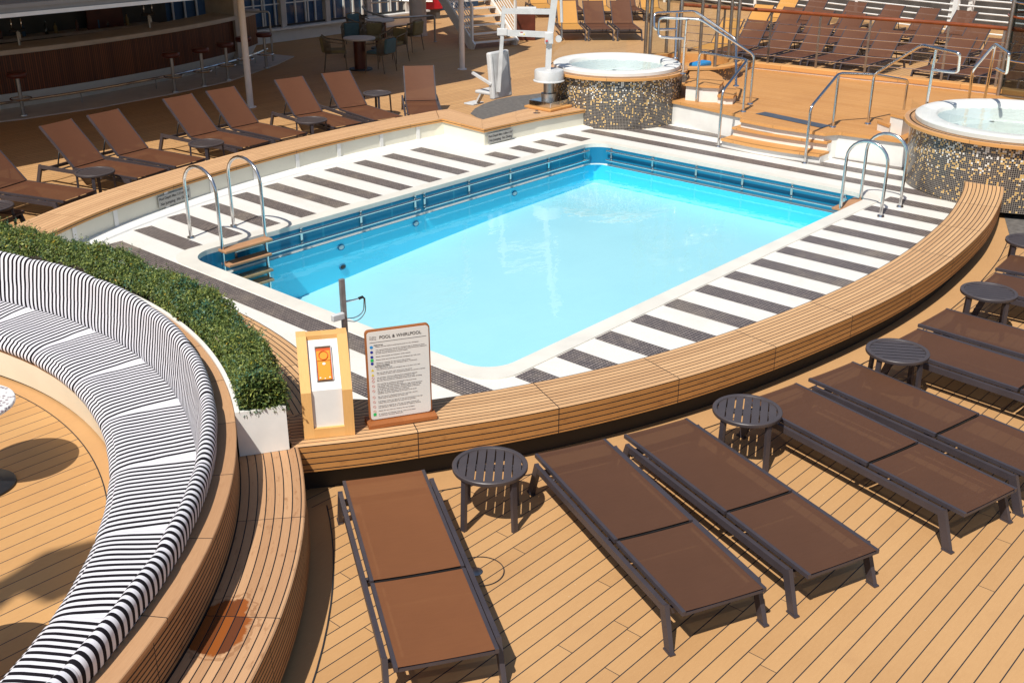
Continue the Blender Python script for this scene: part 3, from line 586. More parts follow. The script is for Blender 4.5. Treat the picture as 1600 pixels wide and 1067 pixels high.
part('soil', t, lambda b: b.lathe([(5.335, .755), (5.64, .755)], (0, 0, 0), 'soil', 60, rad(-30), rad(40)))
# hedge of mixed shrubs
def leaf(b, p, n, s, m, w=.42):
    n = n.normalized(); a = n.orthogonal().normalized(); a.rotate(Matrix.Rotation(random.uniform(0, 6.3), 3, n)); c = n.cross(a)
    tip = p + a * s + n * s * .12; b.quads([p, p + a * s * .5 + c * s * w * .5 + n * s * .1, tip, p + a * s * .5 - c * s * w * .5 + n * s * .1], [(0, 1, 2, 3)], m, [[(0, 0)] * 4], False)
hb = MB(); rnd = random.Random(3)
from mathutils import noise as NZ
def hedge_r(ang, th):
    """half-section radius of the clipped mass at angle along the arc and around the section"""
    q = NZ.noise(V((ang * 3.4, th * .9, 1.3))) * .75 + NZ.noise(V((ang * 9, th * 2.4, 7.1))) * .55 + NZ.noise(V((ang * 22, th * 5, 3.3))) * .25
    return (1 + .42 * q) * (.90 + .16 * abs(sin(ang * 3.1 + .6 * sin(ang * 1.3))))
for i in range(70000):
    ang = rnd.uniform(-30.4, 31); th = rnd.uniform(-.1, pi + .1); S_ = hedge_r(rad(ang) * 3, th); R = S_ * (1 - abs(rnd.gauss(0, .15)))
    hw, hh = .185, .25
    if i % 12 == 0: ang = rnd.uniform(-30.7, -29.6); R = S_ * sqrt(rnd.random())
    r = 5.515 + hw * cos(th) * R * (1.0 if sin(th) > .3 else .84); z = .79 + hh * max(sin(th), -.1) * R
    p = V(pol(r, ang, z)); out = V((cos(th) * cos(rad(ang)), cos(th) * sin(rad(ang)), sin(th) + .35)) + V((rnd.gauss(0, .6), rnd.gauss(0, .6), rnd.gauss(0, .45)))
    kind = NZ.noise(V((ang * .42, th * .7, 3.))); m = 'leaf'
    if kind > .26 and rnd.random() < .55: m = 'leaf_blue'
    elif kind < .02 and rnd.random() < .10 and S_ > 1.0: m = 'leaf_yellow'
    leaf(hb, p, out, rnd.uniform(.015, .040), m, .45)
for i in range(2600):            # upright sprigs that break the outline
    ang = rnd.uniform(-30.6, 31); th = rnd.uniform(.25, 2.9); R = hedge_r(rad(ang) * 3, th); base = V(pol(5.515 + .175 * cos(th) * R, ang, .79 + .24 * sin(th) * R)); o_ = V((cos(th) * cos(rad(ang)), cos(th) * sin(rad(ang)), 0))
    d = (V((rnd.gauss(0, .4), rnd.gauss(0, .4), 1)) + o_ * .5).normalized(); L = rnd.uniform(.025, .055) if i % 6 else rnd.uniform(.06, .12); mm = 'leaf_blue' if i % 9 == 0 else 'leaf'
    for k in range(10):
        p = base + d * L * (k / 9 - .1); leaf(hb, p, V((rnd.gauss(0, 1), rnd.gauss(0, 1), .7)), rnd.uniform(.015, .027), mm, .4)
hedge = thing('hedge', 'dense low hedge of mixed green shrubs growing in the long white planter', 'hedge', (C0[0], C0[1], .75))
o = hb.build('foliage', hedge, weld=False); o.location = (-C0[0], -C0[1], -.75)
def stems(b):
    for k in range(56):
        a = -30 + k * 1.1; x = 5.48 * cos(rad(a)); y = 5.48 * sin(rad(a))
        for j in range(3): b.tube([(x, y, 0), (x + rnd.uniform(-.1, .1), y + rnd.uniform(-.1, .1), .2)], [.008, .003], 'rope', 5)
part('stems', hedge, stems)
part('shade_core', hedge, lambda b: b.lathe([(5.38, .0), (5.38, .1), (5.43, .15), (5.515, .17), (5.60, .15), (5.63, .1), (5.63, .0)], (0, 0, 0), 'soil', 60, rad(-29.3), rad(31)))  # dark filler; the shade inside the hedge is put into its colour
# round terrazzo table
t = thing('cafe_table', 'round speckled terrazzo table with black disc foot inside the round sofa', 'table', (2.68, 7.93, 0))
part('table_top', t, lambda b: b.lathe([(0, .69), (.35, .69), (.36, .695), (.36, .715), (.355, .72), (0, .72)], (0, 0, 0), 'terrazzo', 56))
part('pedestal', t, lambda b: b.lathe([(.035, .02), (.035, .69)], (0, 0, 0), 'black', 20))
part('foot', t, lambda b: b.lathe([(0, .028), (.24, .028), (.25, .02), (.25, 0)], (0, 0, 0), 'black', 48))
t = thing('cafe_table', 'second terrazzo table whose round shadow falls at the lower left edge', 'table', (at(6, 1030, 0).x - .469, at(6, 1030, 0).y - .126, 0))
part('table_top', t, lambda b: b.lathe([(0, .69), (.35, .69), (.36, .695), (.36, .715), (.355, .72), (0, .72)], (0, 0, 0), 'terrazzo', 56)); part('pedestal', t, lambda b: b.lathe([(.035, .02), (.035, .69)], (0, 0, 0), 'black', 20)); part('foot', t, lambda b: b.lathe([(0, .028), (.24, .028), (.25, .02), (.25, 0)], (0, 0, 0), 'black', 48))
# unseen plate added high on the left, cut to cast the deck's soft shadow
def high(u, v, h=9.): g_ = at(u, v, 0); return (g_.x + sd.x / sd.z * h, g_.y + sd.y / sd.z * h)
H_ = [high(*q) for q in ((150, 846), (60, 868), (12, 900), (-60, 940), (-60, 1000), (0, 950), (30, 926), (75, 944), (118, 926))]
ar = sum(H_[i][0] * H_[(i + 1) % len(H_)][1] - H_[(i + 1) % len(H_)][0] * H_[i][1] for i in range(len(H_)))
hc = H_[2]; t = thing('shadow_plate', 'white plate added high above the round sofa, out of view, to cast a deck shadow', 'bracket', (hc[0], hc[1], 9.))
part('arm', t, lambda b: b.prism([(p[0] - hc[0], p[1] - hc[1]) for p in (H_ if ar > 0 else H_[::-1])], 0, .08, 'white_paint', bottom=True))  # plate cut to the outline of the wanted shadow
# ------------------------------------------------------------------ loungers
def bar2(b, a, c, w, h, m='frame'): b.beam(a, c, w, h, m)
def make_lounger(loc, rz, label, group, angle=0., fab='sling', tone='frame'):
    t = thing('sun_lounger', label, 'sun lounger', loc, rz, group); HY = 1.27; ca, sa = cos(angle), sin(angle)
    def fr(b):
        for s in (-1, 1):
            b.beam((s * .335, .10, .262), (s * .335, 1.97, .262), .032, .052, tone)
            b.tube([(s * .335, 1.16, .262), (s * .285, 1.16, .27)], .012, tone, 8); b.tube([(s * .335, .34, .262), (s * .285, .34, .285)], .01, tone, 8)
        b.beam((-.32, .13, .215), (.32, .13, .215), .03, .045, tone); b.beam((-.32, 1.93, .215), (.32, 1.93, .215), .03, .045, tone); b.beam((-.32, 1.16, .235), (.32, 1.16, .235), .03, .03, tone)
    part('frame', t, fr)
    for sx in (-1, 1):
        for y0, y1 in ((.125, .03), (1.945, 2.05)):
            def lg(b):
                b.beam((sx * .335, y0, .285), (sx * .345, y1, .0), .034, .062, tone, up=(0, 1, 0), w2=.03)
                b.box((sx * .345, y1, .006), (.04, .085, .012), tone)
            part('leg', t, lg)
    def P(x, s_, z=0.): return (x, HY + s_ * ca - z * sa, .305 + s_ * sa + z * ca)
    part('seat_rail', t, lambda b: [b.beam((s * .292, 0, .305), (s * .292, HY - .012, .305), .024, .03, tone) for s in (-1, 1)] and [b.beam((-.29, y, .292), (.29, y, .292), .02, .02, 'black' if y > 1 else tone) for y in (.012, HY - .02)])
    part('back_rail', t, lambda b: [b.beam(P(s * .292, .012), P(s * .292, .83), .024, .03, tone, up=(0, -sa, ca)) for s in (-1, 1)] and [b.beam(P(-.29, y, -.01), P(.29, y, -.012), .02, .02, 'black' if y < .1 else tone) for y in (.02, .815)])
    def sheet(b, pf, L, n=10, m_=8):
        vs = []
        for j in range(n + 1):
            for i in range(m_ + 1):
                x = -.28 + .56 * i / m_; y = L * j / n; sag = -.016 * (1 - (x / .28) ** 2) * sin(pi * j / n) ** .5 if 0 < j < n else -.004 * (1 - (x / .28) ** 2)
                vs.append(pf(x, y, .014 + sag))
        fs = [(j * (m_ + 1) + i, j * (m_ + 1) + i + 1, (j + 1) * (m_ + 1) + i + 1, (j + 1) * (m_ + 1) + i) for j in range(n) for i in range(m_)]; b.quads(vs, fs, fab)
    part('seat_sling', t, sheet, lambda x, y, z: (x, .004 + y, .305 + z), HY - .02)
    part('back_sling', t, sheet, lambda x, y, z: P(x, .016 + y, z), .81)
    if angle:
        def st(b):
            for s in (-1, 1):
                q = V(P(s * .272, .38)); b.tube([q, (s * .31, q.y + .06, .27)], .011, 'black', 8)
            q = P(0, .38); b.tube([(-.31, q[1] + .06, .25), (.31, q[1] + .06, .25)], .011, 'black', 8)
        part('back_strut', t, st)
    return t
GN = 'brown loungers lying flat beside the curved bench'
def place_flat(head, az): # head: camera-side end centre, az: direction of the feet end (towards the bench)
    a = rad(az); foot = V((head[0], head[1])) + V((cos(a), sin(a))) * 2.10; return (foot.x, foot.y, 0), a + pi / 2      # local +y points from foot to head
near_l = [((3.41, 3.55), 57.8, 'lounger nearest the step bench, rust brown sling, its back end cut by the lower frame'), ((4.92, 2.67), 65.7, 'flat brown lounger between two side tables, second from the step bench'), ((5.77, 2.31), 69.9, 'flat brown lounger just left of the second side table, third from the step bench'), ((7.15, 1.88), 75.7, 'flat brown lounger right of the second side table, its foot end behind that table')]
flat0 = None
for n, (h, az, lab) in enumerate(near_l):
    loc, rz = place_flat(h, az)
    if n == 0: make_lounger(loc, rz, 'rust brown flat lounger nearest the stained step bench', GN, 0, 'sling_rust')
    elif n == 1: flat0 = make_lounger(loc, rz, lab, GN)
    else: dup(flat0, loc, rz, lab, GN)
for (fx, fy), az, lab in (((8.41, 3.74), 78, 'flat brown lounger left of the third side table, farther of that pair'), ((9.55, 3.59), 84, 'flat brown lounger just right of the third side table'), ((10.25, 3.58), 86, 'flat brown lounger left of the fourth side table'), ((11.66, 3.57), 92, 'flat brown lounger just right of the fourth side table'), ((12.4, 3.65), 94, 'flat brown lounger farthest right at the photo edge, below the fifth side table')):
    dup(flat0, (fx, fy, 0), rad(az) + pi / 2, lab, GN)
def raised(hinge_mid, az, lab, group, fab='sling', proto={}):
    """hinge_mid: middle of the hinge line; az: direction of the feet"""
    a = rad(az); foot = V(hinge_mid) + V((cos(a), sin(a))) * 1.27; loc = (foot.x, foot.y, 0); rz = a + pi / 2
    if fab not in proto: proto[fab] = make_lounger(loc, rz, lab, group, rad(43), fab); return proto[fab]
    return dup(proto[fab], loc, rz, lab, group)
GF = 'loungers with raised backs behind the far bench'
for n, (h, az, lab) in enumerate((((5.1, 14.85), -64, 'raised-back lounger at the left photo edge, beside the leftmost far side table'), ((6.37, 15.17), -72, 'raised-back lounger just left of the second far side table, its back in shade'), ((7.74, 15.50), -76, 'raised-back lounger just right of the second far side table'), ((8.57, 15.67), -80, 'raised-back lounger left of the third far side table'), ((10.03, 15.92), -84, 'raised-back lounger just right of the third far side table'), ((10.88, 15.97), -87, 'raised-back lounger directly behind the thin white pole foot'), ((12.23, 15.93), -96, 'raised-back lounger behind the fourth far side table'), ((13.17, 15.80), -101, 'raised-back lounger left of the fifth far side table'), ((14.42, 15.28), -131, 'lone raised-back lounger facing the bench corner, right of the fifth far side table'))):
    raised(h, az, lab, GF, 'sling_mid')
GB = 'loungers on the open deck beyond the whirlpools'
bgp = [((25.05, 20.32), -134, 'sling_yellow', 'mustard lounger facing the camera behind the left whirlpool'), ((25.58, 19.76), -134, 'sling_mid', 'middle brown one of three loungers facing the camera behind the left whirlpool'), ((26.12, 19.17), -134, 'sling_mid', 'right brown one of three loungers facing the camera behind the left whirlpool')]
for h, az, fb, lab in bgp: raised(h, az, lab, GB, fb)
bg2 = [((28.4, 23.0), -134, 'sling_mid', 'brown lounger in the row behind, left of the mast of the pool lift'), ((29.0, 22.3), -134, 'sling_yellow', 'mustard lounger in the row behind the two brown ones'), ((29.6, 21.6), -134, 'sling_mid', 'brown lounger right in the back row behind the whirlpool'), ((29.7, 20.75), -134, 'sling_yellow', 'mustard lounger partly behind the steel columns'), ((28.3, 24.2), -130, 'sling_yellow', 'mustard lounger above the dark cabinet')]
for h, az, fb, lab in bg2: raised(h, az, lab, GB, fb)
GR = 'rows of brown loungers behind the platform railing'
k = 0
wordr = ['first', 'second', 'third', 'fourth', 'fifth', 'sixth', 'seventh', 'eighth', 'ninth']
for row, (x, ys, az) in enumerate(((24.62, [14.95, 14.3, 13.5, 12.68, 11.85, 11.05, 9.4, 8.6, 7.8], 186), (27.8, [15.9, 15.0, 14.1, 13.2, 12.3, 11.1, 9.95, 9.0], 184), (30.2, [16.4, 15.5, 14.3, 13.2, 12.2, 11.2], 183))):
    for n, y in enumerate(ys):
        fb = 'sling_yellow' if (row, n) in ((0, 0), (1, 0), (2, 0)) else 'sling_mid'
        raised((x + .12 * n * (row == 0), y), az - 1.2 * n, '%s %s lounger from the left in the %s row behind the platform railing' % (wordr[n], 'mustard' if 'yellow' in fb else 'brown', ['front', 'middle', 'back'][row]), GR, fb)
# ------------------------------------------------------------------ side tables
def make_table(loc, rz, label, group):
    t = thing('side_table', label, 'side table', loc, rz, group)
    part('rim', t, lambda b: b.lathe([(.238, .425), (.272, .42), (.275, .425), (.275, .447), (.27, .452), (.242, .452), (.238, .447), (.238, .425)], (0, 0, 0), 'table_slat', 48))
    w = .066
    for k in range(7):
        x = (k - 3) * w; xa = abs(x) + .026 if k != 3 else .026; hl = sqrt(max(.001, .246 ** 2 - abs(x) ** 2)) ; 
        part('slat', t, lambda b: b.face([(x + dx, s_ * sqrt(max(.0004, .243 ** 2 - min(abs(x + dx), .242) ** 2)), .443) for dx, s_ in ((-.028, -1), (0, -1), (.028, -1), (.028, 1), (0, 1), (-.028, 1))], 'table_slat') or b.face([(x + dx, s_ * sqrt(max(.0004, .243 ** 2 - min(abs(x + dx), .242) ** 2)), .431) for dx, s_ in ((-.028, 1), (0, 1), (.028, 1), (.028, -1), (0, -1), (-.028, -1))], 'table_slat'))
    part('underframe', t, lambda b: [b.beam((-.24, s, .42), (.24, s, .42), .03, .018, 'table_slat') for s in (-.02, .02)])
    for k in range(4):
        a = pi / 4 + k * pi / 2; part('leg', t, lambda b: b.beam((.245 * cos(a), .245 * sin(a), .42), (.262 * cos(a), .262 * sin(a), 0), .026, .044, 'frame', up=(cos(a + pi / 2), sin(a + pi / 2), 0)))
    return t
tp = [((5.00, 4.70), -50, 'round grey slatted side table between the first two near loungers'), ((7.01, 3.77), -62, 'round grey slatted side table between the third and fourth near loungers'), ((8.92, 3.37), 32, 'round grey slatted side table third along the curved bench'), ((10.97, 3.31), 20, 'round grey slatted side table fourth along the curved bench'), ((12.95, 3.55), 20, 'round grey slatted side table cut by the right photo edge')]
t0 = None
for (x, y), r, lab in tp:
    if t0 is None: t0 = make_table((x, y, 0), rad(r), lab, 'grey side tables beside the near loungers')
    else: dup(t0, (x, y, 0), rad(r), lab)
for (x, y), lab in (((5.55, 13.92), 'round side table at the left photo edge behind the hedge'), ((7.31, 14.53), 'round side table second from the left behind the far bench'), ((9.38, 14.87), 'round side table third from the left behind the far bench'), ((11.55, 14.99), 'round side table fourth from the left behind the far bench'), ((13.93, 15.98), 'round side table beside the lone lounger behind the far bench corner')):
    dup(t0, (x, y, 0), rad(10), lab, 'grey side tables behind the far bench')
# ------------------------------------------------------------------ ladders, grab rails
def ladder(x0, x1, yd, yp, label, treads, sgn):
    t = thing('pool_ladder', label, 'pool ladder', ((x0 + x1) / 2, yd, TZ)); ox = (x0 + x1) / 2
    for x in (x0, x1):
        def rail(b):
            pts = [(x - ox, 0, 0)]; zc = .70; ry = (yp - yd) / 2; pts += [(x - ox, 0, .3), (x - ox, 0, .62)]
            for k in range(0, 13): a = pi - pi * k / 12; pts.append((x - ox, ry + ry * cos(a), zc + .27 * sin(a)))
            pts += [(x - ox, yp - yd, .3), (x - ox, yp - yd, 0), (x - ox, yp - yd, -.75)]
            b.tube(pts, .021, 'steel', 14)
        part('handrail', t, rail); part('flange', t, lambda b: b.lathe([(.021, .022), (.045, .018), (.05, 0)], (x - ox, 0, .002), 'steel', 18))
    for z in treads: part('tread', t, lambda b: b.box((0, yp - yd + sgn * .03, z - TZ), (x1 - x0 + .06 if z > 0 else x1 - x0, .17, .035), 'tread_wood', bev=.008))
ladder(7.06, 7.70, 11.78, 11.10, 'steel pool ladder with teak treads at the left end of the pool', (.105, -.08, -.29, -.42), -1)
ladder(13.75, 14.36, 5.70, 6.28, 'steel pool ladder with teak treads at the right end of the pool', (.10, -.10, -.29), 1)
def grab(p0, p1, ny, label, nb):
    p0 = V(p0); p1 = V(p1); t = thing('grab_rail', label, 'grab rail', tuple((p0 + p1) / 2)); d = (p1 - p0) / 2; n = V(ny)
    for z in (.0, -.155): part('rail', t, lambda b: b.tube([-d + V((0, 0, z)), d + V((0, 0, z))], .017, 'steel', 10))
    for k in range(nb):
        q = -d * .97 + d * 1.94 * k / (nb - 1)
        part('bracket', t, lambda b: (b.beam(q + n * .055 + V((0, 0, .05)), q + n * .055 + V((0, 0, -.20)), .035, .012, 'steel', up=n), [b.tube([q + V((0, 0, z)), q + n * .06 + V((0, 0, z - .01))], .009, 'dull_steel', 6) for z in (0, -.155)]))
grab((7.25, 11.13, .03), (10.42, 11.13, .03), (0, 1, 0), 'double steel grab rail on the left half of the long blue pool wall', 4)
grab((10.50, 11.13, .03), (14.35, 11.13, .03), (0, 1, 0), 'double steel grab rail on the right half of the long blue pool wall', 5)
grab((14.53, 10.9, .03), (14.53, 6.55, .03), (1, 0, 0), 'double steel grab rail on the blue far end wall of the pool', 6)
# ------------------------------------------------------------------ call box, sign, post
a_, b_ = at(476, 687, .45), at(555, 679, .45); ang = atan2((b_ - a_).y, (b_ - a_).x); wdt = (b_ - a_).length
t = thing('call_box', 'pale wooden emergency call box with white face and orange handset cover, standing on the bench', 'call box', tuple((a_ + b_) / 2), ang)
# profile in local y (away from viewer) and z: vertical front to .25, then leaning back
hf = .385; ylean = .25; ht = .735; dep = .36
A = [(0, 0), (0, hf), (ylean, ht), (dep, ht), (dep, 0)]
def shell(b):
    for x0, x1 in ((-wdt / 2, -wdt / 2 + .075), (wdt / 2 - .075, wdt / 2)):
        for i in range(len(A)):
            (y0, z0), (y1, z1) = A[i], A[(i + 1) % len(A)]; b.face([(x0, y0, z0), (x1, y0, z0), (x1, y1, z1), (x0, y1, z1)], 'box_teak', [(z0 + y0, x0), (z0 + y0, x1), (z1 + y1, x1), (z1 + y1, x0)])
        for x in (x0, x1): b.face([(x, y, z) for y, z in A], 'box_teak')
part('wood_case', t, shell)
part('lower_rail', t, lambda b: b.box((0, .02, .04), (wdt - .15, .04, .08), 'box_teak'))
part('top_rail', t, lambda b: b.box((0, (ylean + dep) / 2, ht - .03), (wdt - .15, dep - ylean - .02, .055), 'box_teak'))
sl_ = V((0, ylean, ht - hf)).normalized(); nr = V((0, -sl_.z, sl_.y))
def wp(x, s, d=-.03): q = V((0, 0, hf)) + sl_ * s + nr * d; return (x, q.y, q.z)
ww = wdt / 2 - .076
part('white_panel', t, lambda b: (b.face([(-ww, .028, .08), (ww, .028, .08), (ww, .028, hf), (-ww, .028, hf)], 'white_paint'), b.face([(-ww, .028, hf), (ww, .028, hf), wp(ww, .415), wp(-ww, .415)], 'white_paint'), b.face([(-ww, .34, .0), (ww, .34, 0), (ww, .34, ht - .06), (-ww, .34, ht - .06)], 'white_paint')))
def unit(b):
    x = .056
    b.face([wp(-x, .09, -.024), wp(x, .09, -.024), wp(x, .34, -.024), wp(-x, .34, -.024)], 'orange')
    for p, q in (((-x - .004, .086), (x + .004, .086)), ((-x - .004, .344), (x + .004, .344)), ((-x - .004, .086), (-x - .004, .344)), ((x + .004, .086), (x + .004, .344))): b.beam(wp(*p, -.02), wp(*q, -.02), .008, .012, 'dull_steel')
o = part('orange_unit', t, unit)
def door(b): b.face([wp(-.047, .095, -.018), wp(.047, .095, -.018), wp(.047, .235, -.018), wp(-.047, .235, -.018)], 'amber'); b.face([wp(-.05, .24, -.018), wp(.05, .24, -.018), wp(.05, .315, -.018), wp(-.05, .315, -.018)], 'amber')
part('cover', o, door)
def ringb(b):
    b.tube([wp(.033 * cos(q), .278 + .033 * sin(q), -.014) for q in [2 * pi * i / 24 for i in range(24)]], .0035, 'orange', 6, closed=True)
    for sx, sy, r in ((0, .215, .012), (-.035, .11, .006), (.035, .11, .006), (0, .103, .005)): b.face([wp(sx + r * cos(q), sy + r * .8 * sin(q), -.015) for q in [2 * pi * i / 12 for i in range(12)]], 'white_paint')
part('dial', o, ringb)
# sign board
sa, sb = at(597, 667, .49), at(680, 652, .49); L = at(713 / 5.08 + 460, 0, .45)
p0 = at(580, 672, .45); p1 = at(687, 655, .45); ang = atan2((p1 - p0).y, (p1 - p0).x); sw = (p1 - p0).length; mid = (p0 + p1) / 2 + V((-sin(ang), cos(ang), 0)) * .085 - RT * .015
t = thing('pool_sign', 'upright white pool rules sign in a reddish wooden frame standing on the bench', 'sign', tuple(mid), ang)
part('foot', t, lambda b: b.box((0, 0, .018), (sw, .17, .036), 'sign_teak', bev=.004))
SW, SH = sw * .915, .655
def rr2(w, h, r, n=5): return rrect(-w / 2, w / 2, -h / 2, h / 2, r, n)
def slab(b, w, h, r, y0, y1, m, zc):
    P = rr2(w, h, r); 
    for y in (y0, y1): b.face([(x, y, z + zc) for x, z in P], m, [(z, x) for x, z in P])
    for i in range(len(P)): j = (i + 1) % len(P); b.face([(P[i][0], y0, P[i][1] + zc), (P[j][0], y0, P[j][1] + zc), (P[j][0], y1, P[j][1] + zc), (P[i][0], y1, P[i][1] + zc)], m)
ztop = above(tuple((at(571, 505, .45) * 0 + mid)), 496) - .45
SH = max(.5, min(.75, above(tuple(mid), 495) - .45 - .04)); zc = .036 + SH / 2
part('frame', t, slab, SW, SH, .03, -.012, .02, 'sign_teak', zc)
fc = part('sign_face', t, slab, SW - .022, SH - .02, .024, -.016, -.011, 'paper', zc)
def put(s, size, x, z, mat='ink', bold=0.): 
    o = text_mesh(s, size, mat, parent=fc, align='LEFT', bold=bold); o.rotation_euler = (pi / 2, 0, 0); o.location = (x, -.0175, z); return o
top = zc + SH / 2 - .01; lx = -SW / 2 + .03; tx = lx + .042; full = SW - .1
o = put('POOL & WHIRLPOOL', .036, lx + .075, top - .05, 'ink', 0.); o.scale = ((SW - .175) / max(.01, o.dimensions.x), 1, 1)
def header(b):
    b.box((0, -.0172, top - .085), (SW - .06, .001, .0022), 'ink')
    for k in range(3):
        pts = [(lx + .052 * i / 12, -.0174, top - .038 - .011 * k + .003 * sin(i * 1.05)) for i in range(13)]
        for p, q in zip(pts, pts[1:]): b.beam(p, q, .001, .0022, 'grey_ink')
part('header_mark', fc, header)
lines = [('Method of use', 1), ('Please shower before entering the pool or the whirlpool', 0), None, ('We recommend that use of the whirlpool spa is limited to short', 0), ('periods of a maximum of 15 minutes as a long immersion exposure', 0), ('to heat may be detrimental to your health', 0), None, ('Please read notices on frequent water checks', 0), None, ('Please enter and exit the pool and whirlpool spa with care', 0), None, ('Maximum capacity for the pool is 30 persons', 0), ('Maximum capacity for the whirlpool spa is 10 persons', 0), ('Cautionary information', 1), ('No lifeguard on duty', 0), ('The use of the pool and whirlpool spa is at your own risk', 0), None, ('Do not use the pool with care if you are alone', 0), ('We advise all users with a medical condition to consult a doctor', 0), None, ('No persons who are suffering from infectious disease', 0), ('or any open wounds should enter the pool or spa', 0), ('Do not use the pool or whirlpool if you have been drinking', 0), None, ('No running or pushing is permitted in the pool area', 0), ('No diving is permitted in the pool', 0), ('Individuals with heart disease, diabetes, high blood pressure', 0), ('or pregnancy should consult a doctor before using the spa', 0), ('Do not use oils, body lotions or bubble bath in the pool', 0), ('No glass or food allowed in the pool area', 0), ('Children must be supervised by an adult at all times', 0), None, ('Do not use the whirlpool if you are wearing a device', 0), ('which may be affected by the water jets', 0), None, ('Individuals under the age of 16 are not permitted in the spa', 0), ('unless they are supervised by a parent or guardian', 0), None, ('Individuals in nappies or who are not toilet trained are', 0), ('not allowed in the pool or whirlpool for hygiene reasons', 0), None, ('Please do not move or reserve the sun loungers', 0), None, ('A minimum of clothing must be worn at the pool', 0), ('to and from the pool, thank you', 0)]
z = top - .108; dz = (SH - .145) / len(lines)
rows = []
for L_ in lines:
    if L_: 
        o = put(L_[0], dz * .82, tx - (.012 if L_[1] else 0), z, 'ink' if L_[1] else 'grey_ink', .0002 if L_[1] else 0.)
        o.scale = (1.32 if not L_[1] else 1.1, 1, 1)
        if o.dimensions.x * 1.32 > full: o.scale = (full / o.dimensions.x, 1, 1)
    rows.append(z); z -= dz
def icon(name, fn): part(name, fc, fn)
def disc(b, x, z, r, m, n=20): b.face([(x + r * cos(2 * pi * i / n), -.0178, z + r * sin(2 * pi * i / n)) for i in range(n)], m)
icx = lx + .012
for k, r_, m in ((1, .0125, 'icon_sky'), (4, .0115, 'icon_blue'), (7, .0115, 'icon_blue'), (11, .0115, 'icon_blue')): icon('icon', lambda b: disc(b, icx, rows[k], r_, m))
for k in (9, 43): icon('icon', lambda b: b.box((icx, -.0174, rows[k]), (.023, .001, .023), 'icon_green'))
for k in (15, 18): icon('icon', lambda b: b.face([(icx - .012, -.0178, rows[k] - .009), (icx + .012, -.0178, rows[k] - .009), (icx, -.0178, rows[k] + .011)], 'icon_yellow'))
for k in (20, 22, 25, 28, 32, 35, 38, 41): icon('icon', lambda b: (b.tube([(icx + .01 * cos(q), -.0175, rows[k] + .01 * sin(q)) for q in [2 * pi * i / 16 for i in range(16)]], .0009, 'icon_red', 5, closed=True), b.beam((icx - .007, -.0175, rows[k] + .007), (icx + .007, -.0175, rows[k] - .007), .0014, .0014, 'icon_red')))
# steel shower post
pp = V((5.22, 6.49, .45)); zt_ = above(pp, 437)
pp = V((5.20, 6.505, TZ)); 
t = thing('shower_post', 'slim steel post with a curved hose behind the wooden call box', 'post', tuple(pp), rad(-8))
hz = above(tuple(pp), 436) - TZ
part('post', t, lambda b: (b.box((0, 0, hz / 2), (.045, .03, hz), 'post_grey', bev=.004),))
part('holder', t, lambda b: b.box((-.075, -.03, hz - .30), (.11, .04, .055), 'white_plastic', bev=.006))
part('spout', t, lambda b: b.tube([(.02, 0, hz - .20), (.10, 0, hz - .205), (.165, 0, hz - .205)], [.009, .007, .006], 'steel', 8))
part('nozzle', t, lambda b: b.tube([(.15, 0, hz - .205), (.185, 0, hz - .20), (.205, 0, hz - .22)], [.013, .012, .006], 'black', 8))
part('hose', t, lambda b: b.tube(rounded([(.20, 0, hz - .215), (.19, .0, hz - .33), (.11, -.01, hz - .36), (.02, -.01, hz - .345)], .07), .0045, 'steel', 7))
part('second_hose', t, lambda b: b.tube(rounded([(.207, 0, hz - .215), (.21, .0, hz - .35), (.11, -.01, hz - .40), (.02, -.01, hz - .365)], .08), .0045, 'steel', 7))
# ------------------------------------------------------------------ whirlpools
def jacuzzi(c, R, label):
    t = thing('whirlpool', label, 'whirlpool', (c[0], c[1], 0))
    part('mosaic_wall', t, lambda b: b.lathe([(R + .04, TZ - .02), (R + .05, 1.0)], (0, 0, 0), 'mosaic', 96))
    part('wood_rim', t, lambda b: b.lathe([(R + .05, .985), (R + .14, .985), (R + .145, .99), (R + .145, 1.03), (R + .135, 1.035)], (0, 0, 0), 'smooth_teak', 96)); part('rim_top', t, lambda b: (b.lathe([(R + .135, 1.035), (R + .075, 1.035)], (0, 0, 0), 'ledge_teak', 96), b.lathe([(R + .075, 1.035), (R + .075, 1.01), (R + .05, 1.01), (R + .05, 1.035)], (0, 0, 0), 'black', 96), b.lathe([(R + .05, 1.035), (R - .05, 1.035)], (0, 0, 0), 'ledge_teak', 96)))
    part('tub', t, lambda b: b.lathe([(R - .02, 1.03), (R, 1.045), (R, 1.10), (R - .02, 1.115), (R - .1, 1.12), (R - .24, 1.115), (R - .29, 1.10), (R - .33, 1.03), (R - .38, .86), (R - .55, .84), (R - .6, .60), (0, .58)], (0, 0, 0), 'white_paint', 96))
    o = part('water', t, lambda b: b.lathe([(0, 1.065), (R - .315, 1.065)], (0, 0, 0), 'tub_water', 64))
    def jets(b):
        for k in range(9):
            a = k * 2 * pi / 9; b.lathe([(0, .004), (.035, .004), (.04, 0)], ((R - .46) * cos(a), (R - .46) * sin(a), .852), 'dull_steel', 12)
    part('jet', t, jets); return t
J1 = (16.55, 12.25); J2 = (16.5, 5.0)
jacuzzi(J1, 1.17, 'round mosaic-clad whirlpool with teak rim beside the pool lift'); jacuzzi(J2, 1.42, 'round mosaic-clad whirlpool with teak rim at the right photo edge')
def screen(c, R, a0, a1, z0, z1, label, seams=2):
    t = thing('glass_screen', label, 'glass screen', (c[0], c[1], z0))
    for k in range(seams):
        q0 = a0 + (a1 - a0) * k / seams + .004; q1 = a0 + (a1 - a0) * (k + 1) / seams - .004
        part('glass_pane', t, lambda b: (b.lathe([(R, 0), (R, z1 - z0)], (0, 0, 0), 'glass', 28, q0, q1)))
